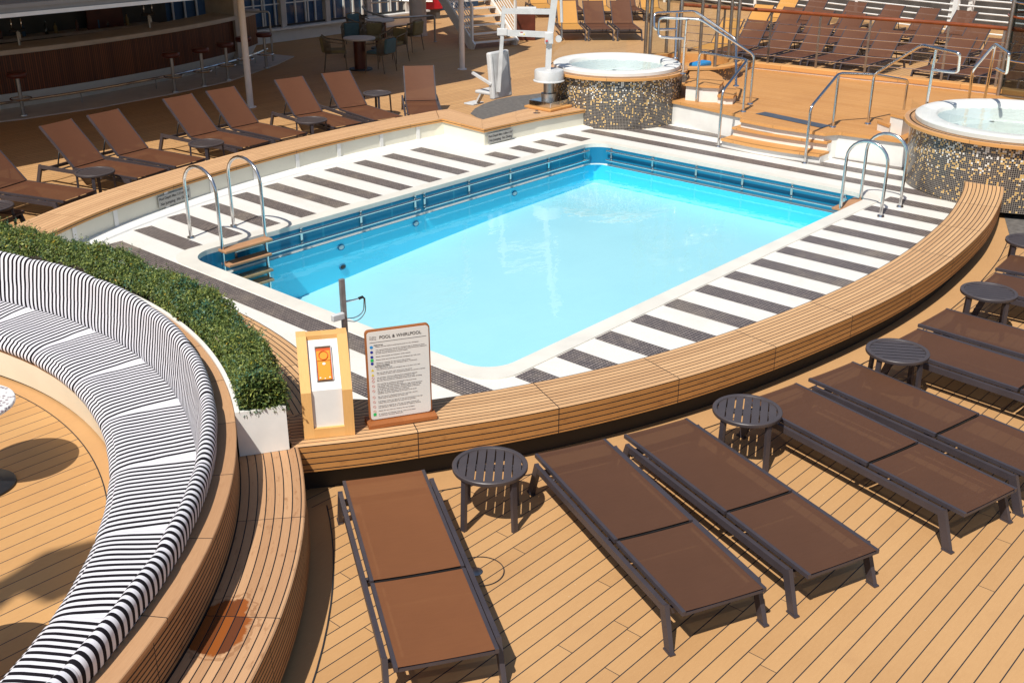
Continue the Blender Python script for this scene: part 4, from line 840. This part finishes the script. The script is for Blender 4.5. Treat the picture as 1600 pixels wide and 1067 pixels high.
screen(J1, 1.235, rad(28), rad(130), 1.03, 1.38, 'curved frameless glass screen on the far rim of the left whirlpool')
screen(J2, 1.50, rad(118), rad(205), 1.03, 1.32, 'curved frameless glass screen on the left rim of the right whirlpool')
# ------------------------------------------------------------------ raised platform with steps
plat = [(16.62, 11.0), (16.50, 10.2), (16.36, 9.42), (16.08, 9.30), (16.0, 8.6), (16.06, 7.75), (16.28, 7.62), (16.42, 6.5), (16.6, 3.0), (20.9, 3.0), (21.25, 7.0), (21.14, 8.46), (20.97, 9.43), (20.87, 10.44), (20.77, 11.48), (20.56, 12.46), (20.45, 13.7), (19.4, 14.3), (17.5, 13.9)]
b = MB(); b.prism(plat[::-1], .50, .55, 'platform', 'smooth_teak'); inset = []
cx = sum(p[0] for p in plat) / len(plat); cy = sum(p[1] for p in plat) / len(plat)
ins = [(p[0] + (cx - p[0]) * .018, p[1] + (cy - p[1]) * .018) for p in plat]
b.prism(ins[::-1], 0, .5, 'white_paint', top=False)
tag(b.build('platform'), kind='structure')
t = thing('platform_steps', 'two curved white steps with teak treads up to the platform', 'steps', (16, 8.5, TZ))
def tread(b, x0, x1, y0, y1, bulge, z, cut=True):
    n = 12; fr = []; 
    for i in range(n + 1): y = y0 + (y1 - y0) * i / n; fr.append((x0 - bulge * sin(pi * i / n) + .06 * (i / n - .5), y))
    poly = fr + [(x1, y1), (x1, y0)]; P = [(p[0] - 16, p[1] - 8.5) for p in poly]
    b.prism(P[::-1], z - .035 - TZ, z - TZ, 'smooth_teak'); q = [(p[0] + .045 if i <= n else p[0], p[1]) for i, p in enumerate(P)]; b.prism(q[::-1], max(0, z - .155 - TZ), z - .035 - TZ, 'white_paint', top=False)
    # anti-slip line
    for i in range(n): a, c = P[i], P[i + 1]; b.face([(a[0] + .07, a[1], z - TZ + .002), (c[0] + .07, c[1], z - TZ + .002), (c[0] + .085, c[1], z - TZ + .002), (a[0] + .085, a[1], z - TZ + .002)], 'caulk')
part('step', t, tread, 15.74, 16.1, 9.42, 7.66, .10, .265); part('step', t, tread, 16.04, 16.36, 9.40, 7.70, .06, .41)
tag_m = MB(); 
pA, pB = at(1180, 178, .556), at(1283, 200, .556); d = (pB - pA).normalized(); n_ = V((-d.y, d.x, 0)) * -1
if n_.x < 0: n_ = -n_
tag_m.face([pA, pB, pB + n_ * .26, pA + n_ * .26], 'dull_steel'); tag(tag_m.build('floor_grate'), 'long flat steel drain grate on the platform above the steps', 'drain')
def polystep(name_label, polys, cat='steps'):
    base = at(*polys[0][0][0], polys[0][1]); t = thing('tub_steps', name_label, cat, (base.x, base.y, .55))
    for px, zt2 in polys:
        P = [at(u, v, zt2) for u, v in px]; P = [(p.x - base.x, p.y - base.y) for p in P]
        ar = sum(P[i][0] * P[(i + 1) % len(P)][1] - P[(i + 1) % len(P)][0] * P[i][1] for i in range(len(P)))
        if ar < 0: P = P[::-1]
        mx = sum(p[0] for p in P) / len(P); my = sum(p[1] for p in P) / len(P); Q = [(p[0] + (mx - p[0]) * .06, p[1] + (my - p[1]) * .06) for p in P]
        part('step', t, lambda b: (b.prism(P, zt2 - .59, zt2 - .55, 'platform', 'smooth_teak'), b.prism(Q, 0, zt2 - .59, 'white_paint', top=False)))
polystep('white corner steps with teak tops beside the left whirlpool', [([(1070, 131), (1098, 134), (1124, 135), (1131, 127), (1128, 120), (1118, 114), (1108, 111), (1078, 112)], .85), ([(1121, 149), (1134, 151), (1146, 151), (1151, 146), (1150, 138), (1143, 131), (1130, 124), (1126, 133)], .70)])
polystep('white corner steps with teak tops beside the right whirlpool', [([(1391, 178), (1412, 183), (1430, 176), (1412, 172)], .85), ([(1371, 189), (1390, 196), (1396, 188), (1392, 184)], .70)])
# ------------------------------------------------------------------ handrails
def rail_thing(label, runs, r=.023, cat='handrail', mat='steel'):
    base = V(runs[0][0]); t = thing('handrail', label, cat, (base.x, base.y, base.z))
    for k, pts in enumerate(runs):
        P = [V(p) - base for p in pts]
        part('rail' if len(pts) > 2 else 'post', t, lambda b: b.tube(rounded(P, .09) if len(P) > 2 else P, r, mat, 12))
        if k == 0 or len(pts) == 2:
            q = P[0]; part('flange', t, lambda b: b.lathe([(r, .02), (.05, .015), (.055, 0)], (q.x, q.y, q.z + .002), mat, 16))
    return t
def vp(u, v, z, vt): p = at(u, v, z); return p, V((p.x, p.y, above(p, vt)))
A0, A1 = vp(1122.5, 229, .12, 143); B0, B1 = vp(1161, 175, .55, 94); Cc0, Cc1 = vp(1088, 160, .55, 82)
rail_thing('steel step handrail on the left of the steps, bending up to the platform', [[A0, A1, B1, Cc1, Cc0], [B0, B1]])
F0, F1 = vp(1257.5, 255, .12, 168); G0, G1 = vp(1301, 199, .55, 115); H0, H1 = vp(1356, 194, .55, 117); I0, I1 = vp(1411, 180, .55, 126)
rail_thing('steel step handrail on the right of the steps with a long level top', [[F0, F1, G1, H1, I1, I0], [G0, G1]])
K0, K1 = vp(1447, 165, 1.03, 77); z2 = K1.z
e1 = at(1440, 71, z2 + .02); 
def lift(u, v, z): return at(u, v, z)
rail_thing('steel grab handrail with a square loop in front of the right whirlpool', [[H0, H1, lift(1440, 71, 1.95), lift(1500, 84, 1.95), lift(1497, 114, 1.62), lift(1457, 110, 1.62)], [lift(1447, 168, 1.03), lift(1463, 76, 1.93)]])
rail_thing('steel grab handrail with a square loop at the right photo edge', [[lift(1513, 162, .9), lift(1520, 110, 1.55), lift(1555, 69, 1.95), lift(1577, 84, 1.95), lift(1573, 116, 1.62), lift(1557, 108, 1.62)], [lift(1537, 162, .9), lift(1555, 72, 1.93)]])
D0, D1 = vp(1172, 163, .55, 87)
rail_thing('steel handrail descending from the left whirlpool rim to the platform', [[D0, D1, lift(1095, 31, 2.0), lift(1030, 28, 2.0), lift(1028, 58, 1.68), lift(1069, 61, 1.68)], [lift(1067, 116, 1.03), lift(1073, 32, 1.99)]])
rail_thing('second steel handrail behind the one on the left whirlpool rim', [[lift(1150, 135, .85), lift(1150, 62, 1.55), lift(1086, 18, 2.0), lift(1022, 21, 2.0), lift(1022, 47, 1.72), lift(1056, 46, 1.72)], [lift(1055, 92, 1.2), lift(1058, 20, 1.99)]])
# ------------------------------------------------------------------ platform railing with teak top
rp = smooth_path([(20.45, 13.5), (20.56, 12.46), (20.77, 11.48), (20.87, 10.44), (20.97, 9.43), (21.14, 8.46), (21.2, 7.48), (21.2, 6.4), (21.0, 5.0)], .4)
t = thing('platform_railing', 'curved railing with teak top rail and thin steel wires behind the platform', 'railing', (20.9, 10, .55))
b = MB(); b.sweep(rp, [(-.12, .54), (-.12, .58), (-.14, .585), (-.14, .66), (-.12, .67), (.1, .67), (.1, .0)], 'smooth_teak', ['white_paint', 'smooth_teak', 'smooth_teak', 'smooth_teak', 'smooth_teak', 'white_paint']); local(b.build('coaming', t, weld=False), t).location.z = -.55
rz_ = 1.72
b = MB(); b.tube([(p[0], p[1], rz_ - .55) for p in rp], .038, 'handrail_wood', 12); o = b.build('top_rail', t); o.location = (-20.9, -10, 0)
for zz in (.83, .99, 1.15, 1.31, 1.47): 
    b = MB(); b.tube([(p[0], p[1], zz - .55) for p in rp], .008, 'steel', 6); o = b.build('wire', t); o.location = (-20.9, -10, 0)
Lc = 0; nx = .0
for i in range(len(rp) - 1):
    if Lc >= nx:
        b = MB(); b.box((rp[i][0], rp[i][1], (rz_ - .55 + .12) / 2), (.012, .045, rz_ - .55 - .12), 'dull_steel'); o = b.build('post', t); o.location = (-20.9, -10, 0); nx += 1.02
    Lc += (V(rp[i + 1]) - V(rp[i])).length
# shower columns on a round mosaic plinth
t = thing('shower_enclosure', 'round mosaic plinth with tall steel columns and curved glass behind the left whirlpool steps', 'shower', (19.15, 12.35, .55))
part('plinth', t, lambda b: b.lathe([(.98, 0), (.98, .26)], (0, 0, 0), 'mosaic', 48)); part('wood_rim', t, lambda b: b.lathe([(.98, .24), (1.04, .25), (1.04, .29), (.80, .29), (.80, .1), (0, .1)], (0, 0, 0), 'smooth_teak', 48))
for k in range(8):
    a = rad(20 + 45 * k); part('column', t, lambda b: b.tube([(.93 * cos(a), .93 * sin(a), .0), (.93 * cos(a), .93 * sin(a), 3.4)], .035, 'dull_steel', 12))
part('glass_pane', t, lambda b: b.lathe([(.9, .3), (.9, 2.6)], (0, 0, 0), 'glass', 40, rad(60), rad(330)))
part('towel', t, lambda b: b.box((.1, -.2, .2), (.5, .25, .12), 'icon_sky', bev=.04))
t = thing('lift_shaft', 'round glass shaft with steel columns at the upper right photo edge', 'glass shaft', (21.6, 6.3, 0))
part('glass_pane', t, lambda b: b.lathe([(.72, .5), (.72, 3.6)], (0, 0, 0), 'dark_glass', 40))
for k in range(6):
    a = rad(15 + 60 * k); part('column', t, lambda b: b.tube([(.76 * cos(a), .76 * sin(a), .0), (.76 * cos(a), .76 * sin(a), 4)], .04, 'dull_steel', 12))
for z in (1.2, 1.95, 2.2): part('ring', t, lambda b: b.tube([(.74 * cos(2 * pi * i / 32), .74 * sin(2 * pi * i / 32), z) for i in range(32)], .02, 'handrail_wood' if z == 1.95 else 'steel', 8, closed=True))
# ------------------------------------------------------------------ pool lift
t = thing('pool_lift', 'white accessible pool lift with hanging seat standing on the far bench', 'pool lift', (15.05, 12.62, .45), 0)
PR = Matrix.Rotation(YAW - pi / 2, 4, 'Z')       # lift arm swung square to the pool diagonal
def pm(x, y, z): return PR @ V((x, y, z))
part('base_plate', t, lambda b: (b.box((0, 0, .025), (.62, .62, .04), 'smooth_teak', bev=.006), b.box((0, 0, .095), (.5, .5, .10), 'steel', bev=.01)))
part('hub', t, lambda b: b.lathe([(.13, .145), (.14, .26), (.095, .27), (.095, .52)], (0, 0, 0), 'dull_steel', 24))
part('drum', t, lambda b: b.lathe([(0, .47), (.26, .47), (.28, .475), (.28, .49), (.26, .50), (.26, .65), (.25, .67), (0, .68)], (0, 0, 0), 'white_plastic', 40))
part('mast', t, lambda b: (b.beam(pm(-.02, 0, .66), pm(.0, 0, 1.25), .09, .10, 'white_plastic'), b.beam(pm(.0, 0, 1.2), pm(.16, 0, 2.6), .09, .11, 'white_plastic'), b.beam(pm(-.02, .06, .66), pm(-.02, .06, 1.2), .05, .05, 'dull_steel')))
part('actuator', t, lambda b: (b.tube([pm(.22, 0, 1.22), pm(.21, 0, 1.5)], .012, 'dull_steel', 8), b.tube([pm(.21, 0, 1.48), pm(.17, 0, 2.3)], .026, 'white_plastic', 10), b.box((0, 0, 0), (.16, .12, .13), 'white_plastic', PR @ Matrix.Translation((.18, 0, 2.35)), .01)))
part('control_box', t, lambda b: (b.box((0, 0, 0), (.15, .14, .20), 'white_plastic', PR @ Matrix.Translation((-.01, -.03, 1.22)), .015), b.lathe([(0, .02), (.02, .02), (.025, 0)], tuple(pm(-.05, -.11, 1.17)), 'red', 12)))
part('pivot_wheel', t, lambda b: b.tube([pm(.16, -.04, 1.20), pm(.16, .04, 1.20)], .055, 'white_plastic', 20))
part('upper_arm', t, lambda b: b.beam(pm(.08, 0, 1.66), pm(-.84, 0, 1.67), .06, .09, 'white_plastic')); part('lower_arm', t, lambda b: (b.beam(pm(.0, 0, 1.27), pm(-.86, 0, 1.31), .06, .10, 'white_plastic'), b.box((0, 0, 0), (.11, .001, .05), 'paper', PR @ Matrix.Translation((-.48, -.032, 1.29))), b.face([pm(-.46, -.034, 1.27), pm(-.43, -.034, 1.27), pm(-.445, -.034, 1.305)], 'icon_yellow'), b.box((0, 0, 0), (.045, .001, .015), 'red', PR @ Matrix.Translation((-.49, -.0345, 1.315)))))
part('hanger', t, lambda b: (b.beam(pm(-.80, 0, 1.75), pm(-.90, -.02, .28), .055, .06, 'white_plastic'), b.box((0, 0, 0), (.18, .09, .12), 'white_plastic', PR @ Matrix.Translation((-.83, 0, 1.32)), .01)))
SM = PR @ Matrix.Translation((-.84, .12, .0)) @ Matrix.Rotation(rad(50), 4, 'Z')       # seat turned to face away left
def seatshell(b):
    b.box((0, .0, .56), (.52, .11, .82), 'white_plastic', SM @ Matrix.Rotation(rad(-6), 4, 'X'), .03)
    for s in (-1, 1): b.box((s * .2, -.03, .56), (.05, .05, .7), 'white_plastic', SM @ Matrix.Rotation(rad(-6), 4, 'X'), .015)
part('seat_back', t, seatshell)
part('seat', t, lambda b: b.box((0, .24, .24), (.46, .42, .06), 'white_plastic', SM, .02))
part('armrest', t, lambda b: b.beam(SM @ V((-.26, .02, .42)), SM @ V((-.27, .46, .58)), .05, .04, 'white_plastic')); part('armrest', t, lambda b: b.beam(SM @ V((.26, .02, .44)), SM @ V((.27, .24, .50)), .05, .05, 'dull_steel'))
part('leg_rest', t, lambda b: (b.beam(SM @ V((0, .44, .22)), SM @ V((0, .60, -.02)), .10, .035, 'white_plastic'), b.box((0, .68, -.03), (.30, .24, .03), 'white_plastic', SM, .01)))
b = MB(); b.lathe([(0, .455), (.06, .455), (.065, .452)], (14.55, 12.47, 0), 'steel', 16); b.box((14.55, 12.47, .475), (.05, .05, .04), 'steel', bev=.006); tag(b.build('socket_plate'), 'small steel socket plate on the far bench beside the pool lift', 'fitting')
b = MB(); P = [at(u, v, .005) for u, v in ((735, 178), (742, 170), (755, 163), (775, 156), (800, 151), (830, 148), (862, 144), (862, 172), (800, 184), (755, 190))]; b.face([(p.x, p.y, .006) for p in P][::-1], 'grey_rubber'); tag(b.build('rubber_mat'), 'dark grey rubber mat on the deck behind the far bench corner', 'mat')
b = MB(); b.face([(14.25, 4.15, .008), (14.25, 3.0, .008), (17, 3.0, .008), (17, 4.9, .008), (15.4, 4.65, .008)], 'grey_rubber'); tag(b.build('rubber_mat'), 'dark grey rubber mat at the foot of the right whirlpool', 'mat')
# ------------------------------------------------------------------ bar area (shaded)
bar_path = smooth_path([(4.0, 22.6), (6.5, 22.0), (9.34, 21.72), (11.14, 21.75), (12.99, 22.05), (14.4, 22.45), (15.64, 22.95), (16.7, 23.6)], .4)
t = thing('bar_counter', 'curved bar counter with stone top and dark ribbed wood front in the shade', 'bar', (12, 22, 0))
def ribs():
    m = NT('ribbed dark wood'); u, v, _ = m.sep(m.uv()); r = m.white(m.comb(m.math('FLOOR', m.math('DIVIDE', u, .045)), 1., 2.)); c = m.mix(r, srgb(84, 40, 22), srgb(122, 66, 34)); c = m.mix(m.band(u, .045, .012), c, (.006, .003, .002, 1)); m.base(c); m.rough(.4); return m.m
MAT['ribs'] = ribs()
b = MB(); b.sweep(bar_path, [(0, .34), (0, 1.08)], 'ribs', ucap=False); local(b.build('wood_front', t, weld=False), t)
b = MB(); b.sweep(bar_path, [(-.1, 1.08), (-.12, 1.09), (-.12, 1.17), (-.1, 1.18), (.75, 1.18), (.75, 1.1)], 'stone', ucap=True); local(b.build('counter_top', t, weld=False), t)
b = MB(); b.sweep(bar_path, [(.02, .34), (.22, .02)], 'white_paint', ucap=False); local(b.build('kick_panel', t, weld=False), t)
b = MB(); b.tube([(p[0] - 0, p[1] - .36, .24) for p in bar_path], .027, 'steel', 8); [b.tube([(p[0], p[1] - .36, .0), (p[0], p[1] - .36, .24)], .012, 'dull_steel', 6) for p in bar_path[::4]]; local(b.build('foot_rail', t), t)
b = MB(); pl = [(8.0, 21.05), (9.2, 20.78), (10.7, 20.7), (12.5, 20.88), (14.2, 21.25), (16.2, 22.25), (17.3, 22.95), (17.0, 24.5), (4, 24), (4, 22)]; b.prism(pl, 0, .02, 'stone'); tag(b.build('bar_floor'), kind='structure')
def stool(loc, label):
    t = thing('bar_stool', label, 'bar stool', loc, 0, 'bar stools along the counter')
    part('seat', t, lambda b: b.lathe([(0, .73), (.17, .73), (.185, .75), (.185, .80), (.165, .825), (0, .83)], (0, 0, 0), 'leather', 28)); part('pole', t, lambda b: b.lathe([(.035, .01), (.035, .73)], (0, 0, 0), 'dull_steel', 16))
    part('foot_ring', t, lambda b: (b.tube([(.19 * cos(2 * pi * i / 28), .19 * sin(2 * pi * i / 28), .33) for i in range(28)], .016, 'steel', 7, closed=True), b.beam((-.19, 0, .33), (.19, 0, .33), .02, .012, 'dull_steel'))); part('base', t, lambda b: b.lathe([(.035, .03), (.07, .025), (.075, 0)], (0, 0, .0), 'dull_steel', 20)); return t
s0 = stool((9.33, 21.02, .02), 'brown leather bar stool standing apart at the far left of the bar')
for (x, y), lab in (((12.62, 20.97), 'brown bar stool, first of the group left of the thin pole'), ((13.41, 21.08), 'brown bar stool in the middle of the three left of the thin pole'), ((14.22, 21.34), 'brown bar stool just left of the thin pole'), ((15.0, 21.75), 'brown bar stool right behind the thin pole'), ((15.75, 22.0), 'brown bar stool right of the thin pole beside the steel hoop')): dup(s0, (x, y, .02), 0, lab)
b0 = at(427, 97, 0); rail_thing('square steel hoop rail at the right end of the bar', [[b0 + V((-.65, .4, 0)), V((b0.x - .65, b0.y + .4, 1.2)), V((b0.x, b0.y, 1.2)), b0]], .025, 'hoop rail', 'dull_steel')
def taps(x, y, label):
    t = thing('beer_tap', label, 'beer tap', (x, y, 1.18)); part('tower', t, lambda b: (b.tube([(0, 0, 0), (0, 0, .28)], .03, 'dull_steel', 10), b.tube([(-.15, 0, .28), (.15, 0, .28)], .03, 'black', 10)))
    [part('handle', t, lambda b: b.tube([(s * .1, 0, .3), (s * .1, -.02, .5)], .012, 'steel', 6)) for s in (-1, 1)]; part('spout', t, lambda b: b.tube([(0, -.05, .25), (0, -.09, .12)], [.03, .02], 'white_plastic', 8))
taps(9.95, 22.05, 'beer tap with steel handles at the left of the bar'); taps(13.05, 22.4, 'beer tap with steel handles near the middle of the bar')
# bottles and glasses on the counter and shelf
def bottle(loc, m, h, label, grp):
    t = thing('bottle', label, 'bottle', loc, 0, grp); part('body', t, lambda b: b.lathe([(0, 0), (.036, 0), (.036, h * .62), (.014, h * .76), (.014, h)], (0, 0, 0), m, 14)); part('cap', t, lambda b: b.lathe([(.016, h - .02), (.016, h + .01), (0, h + .01)], (0, 0, 0), 'black', 10))
for i in range(14): bottle((8.2 + i * .42 + .1 * (i % 3), 24.6, .98), ['dark_glass', 'ochre', 'dark_wood', 'blue_paint'][i % 4], .24 + .03 * (i % 3), 'bottle standing in the dark row on the shelf behind the bar', 'bottles on the back bar shelf')
# back bar wall and shelf
t = thing('back_bar', 'dark back bar wall with shelves behind the counter', 'back bar', (9, 25, 0))
part('wall', t, lambda b: b.box((-1, 0, 1.25), (14, .2, 2.4), 'dark_grey')); part('shelf', t, lambda b: (b.box((-1, -.35, .95), (13, .5, .06), 'stone'), b.box((-1, -.2, 1.5), (13, .25, .04), 'stone'))); part('side_panel', t, lambda b: b.box((4.2, -.4, 1.25), (.9, .06, 2.4), 'dark_wood')); part('end_panel', t, lambda b: b.box((6.6, -1.6, 1.25), (.12, 1.2, 2.4), 'stone'))
# canopy over the bar, upper deck above it that casts the shade
t = thing('bar_canopy', 'white painted canopy roof over the bar', 'canopy', (10, 20, 2.33))
can = [(-8, 17.0), (16.5, 17.0), (17.2, 17.3), (17.4, 26), (-8, 26)]
def cn(b): P = [(p[0] - 10, p[1] - 20) for p in can]; b.prism(P, .0, .06, 'white_paint', 'white_paint', top=False, bottom=True); Q = [(p[0] * 1., p[1] + .02) for p in P]; b.prism(Q, .06, .13, 'canopy_grey', top=False); b.prism(P, .13, .19, 'canopy_grey')
part('roof', t, cn)
t = thing('upper_deck', 'overhanging upper deck that shades the bar area', 'deck overhang', (10, 20, 5.2))
part('slab', t, lambda b: b.prism([(p[0] - 10, p[1] - 20) for p in [(-20, 16.35), (7, 16.45), (12, 16.55), (14.3, 16.95), (14.95, 17.15), (17.8, 18.1), (19.1, 18.65), (19.2, 22.0), (19.2, 45), (-20, 45)]], 0, .25, 'white_paint', bottom=True))
for (x, y), lab in (((12.79, 18.52), 'thin cream pole between the far loungers and the bar stools'), ((18.83, 18.49), 'thin cream pole in front of the stairs')):
    t = thing('pole', lab, 'pole', (x, y, 0)); part('shaft', t, lambda b: b.lathe([(.065, 0.01), (.065, 5.2)], (0, 0, 0), 'pole', 24)); part('foot_flange', t, lambda b: b.lathe([(0, .02), (.11, .02), (.115, 0)], (0, 0, 0), 'pole', 24))
p = at(654, 56, 0); t = thing('column', 'thick grey column behind the cafe tables', 'column', (p.x, p.y, 0)); part('shaft', t, lambda b: b.lathe([(.24, 0), (.24, 5.2)], (0, 0, 0), 'stone', 32)); part('skirting', t, lambda b: b.lathe([(.26, 0), (.26, .06), (.24, .065)], (0, 0, 0), 'stone', 32))
# windows wall
t = thing('window_wall', 'white wall with large framed windows at the back of the shaded area', 'window wall', (20.5, 25.4, 0))
part('wall', t, lambda b: (b.box((0, 0, .17), (7.5, .12, .34), 'white_paint'), b.box((0, -.1, .36), (7.5, .3, .045), 'white_paint')))
for k in range(5):
    x = -3.2 + 1.55 * k; part('mullion', t, lambda b: b.box((x, 0, 1.5), (.16, .16, 2.3), 'stone'))
    if k < 4:
        o = part('window', t, lambda b: (b.box((x + .78, 0, .42), (1.38, .05, .05), 'black'), b.box((x + .78, 0, 1.0), (1.38, .03, .025), 'white_paint'), b.box((x + .9, 0, 1.4), (.03, .03, 2.0), 'white_paint'))); part('pane', o, lambda b: b.face([(x + .09, .0, .45), (x + 1.47, .0, .45), (x + 1.47, .0, 2.6), (x + .09, .0, 2.6)], 'glass'))
b = MB(); b.box((20.5, 27.2, .9), (16, .1, 1.8), 'blue_paint'); b.box((20.5, 27.25, 2.6), (16, .1, 1.9), 'ochre')
for k in range(40): b.box((13.2 + k * .37, 27.1, .8), (.05, .05, 1.5), 'white_paint')
tag(b.build('play_wall'), 'blue and ochre painted wall seen through the windows', 'wall')
# cafe tables and rope chairs
def cafe(loc, label):
    t = thing('cafe_table', label, 'table', loc, 0, 'round cafe tables in the shade'); part('table_top', t, lambda b: b.lathe([(0, .70), (.37, .70), (.38, .72), (.37, .74), (0, .74)], (0, 0, 0), 'stone', 40)); part('pedestal', t, lambda b: b.lathe([(.15, .02), (.15, .70)], (0, 0, 0), 'dark_wood', 24)); part('foot', t, lambda b: b.lathe([(0, .03), (.27, .03), (.28, 0)], (0, 0, 0), 'black', 36)); return t
T1 = at(564, 109, 0); T2 = at(596, 76, 0); cafe(tuple(T1), 'round pale cafe table nearer the raised loungers'); cafe(tuple(T2), 'round pale cafe table farther back by the grey column')
def chair(loc, rz, cush, label, proto={}):
    """faces local -y"""
    if cush in proto: return dup(proto[cush], loc, rz, label)
    t = thing('rope_chair', label, 'chair', loc, rz, 'rope chairs round the cafe tables')
    for sx in (-1, 1):
        for y0, y1 in ((-.22, -.25), (.22, .28)): part('leg', t, lambda b: b.tube([(sx * .235, y0, .42), (sx * .26, y1, 0)], [.014, .01], 'rope', 8))
    part('seat_frame', t, lambda b: b.tube(rounded([(-.25, -.24, .42), (.25, -.24, .42), (.25, .24, .42), (-.25, .24, .42), (-.25, -.24, .42)], .06), .013, 'rope', 8)); part('seat_cushion', t, lambda b: b.box((0, 0, .455), (.46, .46, .07), cush, bev=.025)); 
    top = rounded([(-.27, -.22, .64), (-.28, .2, .70), (-.2, .3, .80), (.2, .3, .80), (.28, .2, .70), (.27, -.22, .64)], .1, 5); part('back_rail', t, lambda b: (b.tube(top, .014, 'rope', 8), b.tube([(-.27, -.22, .64), (-.25, -.23, .42)], .013, 'rope', 8), b.tube([(.27, -.22, .64), (.25, -.23, .42)], .013, 'rope', 8)))
    def ropes(b):
        n = len(top)
        for k in range(1, n - 1):
            p = top[k]
            for dx in (-.02, .03): b.tube([p, (p.x * .88 + dx, min(p.y * .84, .24), .43)], .007, 'rope', 5)
    part('rope_back', t, ropes); part('back_pillow', t, lambda b: b.box((0, .2, .64), (.4, .1, .34), cush, Matrix.Rotation(rad(-8), 4, 'X'), .035)); proto[cush] = t; return t
def facing(p, q): return atan2(q.y - p.y, q.x - p.x) + pi / 2
for (u, v), T, cu, lab in (((526, 110), T1, 'yellow_cushion', 'rope chair with yellow cushion left of the nearer cafe table'), ((595, 112), T1, 'teal_cushion', 'rope chair with teal cushion in front of the nearer cafe table'), ((616, 97), T1, 'yellow_cushion', 'rope chair with yellow cushion right of the nearer cafe table'), ((553, 88), T1, 'teal_cushion', 'rope chair with teal cushion behind left of the nearer cafe table'), ((584, 88), T1, 'yellow_cushion', 'rope chair with yellow pillow between the two cafe tables'), ((640, 80), T2, 'yellow_cushion', 'rope chair with yellow cushion right of the farther cafe table'), ((563, 70), T2, 'teal_cushion', 'rope chair with teal cushion left of the farther cafe table')):
    p = at(u, v, 0); chair(tuple(p), facing(p, T), cu, lab)
# curved dark rail by the column and red box
q0 = at(680, 66, 0); zz = above(q0, 25); rail_thing('dark steel rail curving behind the farther cafe table', [[q0, V((q0.x, q0.y, zz)), at(606, 29, zz), at(572, 18, zz), at(566, 11, zz), at(580, 5, zz), at(620, 2, zz), at(676, 3, zz)]], .028, 'rail', 'dull_steel')
p = at(667, 30, 0); t = thing('fire_cabinet', 'red fire cabinet half hidden by the staircase', 'cabinet', (p.x, p.y, 0), rad(-20)); part('box', t, lambda b: b.box((0, 0, .75), (.95, .4, .9), 'red', bev=.02)); part('stand', t, lambda b: b.box((0, 0, .15), (.8, .3, .3), 'dark_grey')); part('handle', t, lambda b: b.box((-.1, -.21, .75), (.03, .03, .15), 'steel'))
# stairs
t = thing('staircase', 'open white staircase with wooden treads and bar balustrades at the top of the photo', 'staircase', (21.3, 20.55, 0)); w = V((1.26, -.34, 0)); run = V((.26, .96, 0)).normalized() * .25; rise = .185
for k in range(12):
    o = run * k; z = rise * (k + 1)
    part('tread', t, lambda b: (b.beam(o + V((0, 0, z - .02)), o + w + V((0, 0, z - .02)), .27, .04, 'smooth_teak'), b.beam(o - run * .5 + V((0, 0, z - .018)), o - run * .5 + w + V((0, 0, z - .018)), .03, .05, 'white_paint')))
for e in (-w * .02, w * 1.02):
    part('stringer', t, lambda b: b.beam(e + V((0, 0, .02)) - run * .6, e + run * 12 + V((0, 0, rise * 12)), .05, .30, 'white_paint'))
    for j in range(7): part('bar', t, lambda b: b.beam(e + V((0, 0, .30 + .11 * j)), e + run * 12 + V((0, 0, rise * 12 + .30 + .11 * j)), .018, .018, 'white_paint'))
    part('newel', t, lambda b: b.beam(e - run * .3, e - run * .3 + V((0, 0, 1.15)), .06, .06, 'white_paint'))
    part('handrail', t, lambda b: b.tube([e - run * .3 + V((0, 0, 1.15)), e + run * 12 + V((0, 0, rise * 12 + 1.15))], .028, 'white_paint', 8))
p = at(820, 64, 0); t = thing('towel_cabinet', 'dark wooden cabinet with white top behind the pool lift', 'cabinet', (p.x, p.y, 0), rad(-48)); part('body', t, lambda b: b.box((0, .3, .4), (.58, .55, .8), 'dark_wood', bev=.01)); part('top', t, lambda b: b.box((0, .3, .82), (.64, .61, .04), 'white_paint', bev=.008))
# ------------------------------------------------------------------ far end: white railing, bulkhead
t = thing('white_railing', 'tall white multi-bar railing behind the farthest loungers', 'railing', (31.6, 15, 0))
rp2 = [(0, -9), (-.3, -6), (-.1, -3.2), (.6, 0), (1.6, 4), (2.2, 8), (2.4, 10)]
for z in [.25 + .17 * i for i in range(10)]: part('bar', t, lambda b: b.tube([(x, y, z) for x, y in rp2], .022, 'white_paint', 6))
for x, y in rp2[:-1]: part('post', t, lambda b: b.beam((x, y, 0), (x, y, 2.0), .09, .05, 'white_paint'))
for dx, dy in ((-.15, -3.25), (.25, -3.5), (.1, -3.05)): part('post', t, lambda b: b.beam((dx, dy, 0), (dx + .1, dy - .03, 2.2), .12, .12, 'white_paint'))
b = MB(); b.box((34.6, 14, 1.6), (.3, 40, 3.2), 'dark_grey'); tag(b.build('bulkhead'), 'dark grey bulkhead wall beyond the white railing', 'wall')
b = MB(); b.box((26, 34, 2.5), (60, .3, 5.0), 'dark_grey'); tag(b.build('bulkhead'), 'dark shaded wall at the very back left', 'wall')
# small things on the deck
b = MB(); b.lathe([(0, .007), (.045, .007), (.05, .004)], tuple(at(743, 893, 0)), 'dull_steel', 20); b.lathe([(.165, .0075), (.172, .0075)], tuple(at(749, 893, 0)), 'caulk', 40); tag(b.build('floor_drain'), 'small round steel drain in a circular deck inset beside the first lounger', 'drain')
b = MB(); p = at(3, 318, .6); b.box((p.x - .20, p.y - .05, .52), (.06, .30, 1.04), 'cyan_plastic', bev=.01); tag(b.build('panel_board'), 'bright cyan board at the left photo edge behind the hedge', 'board')
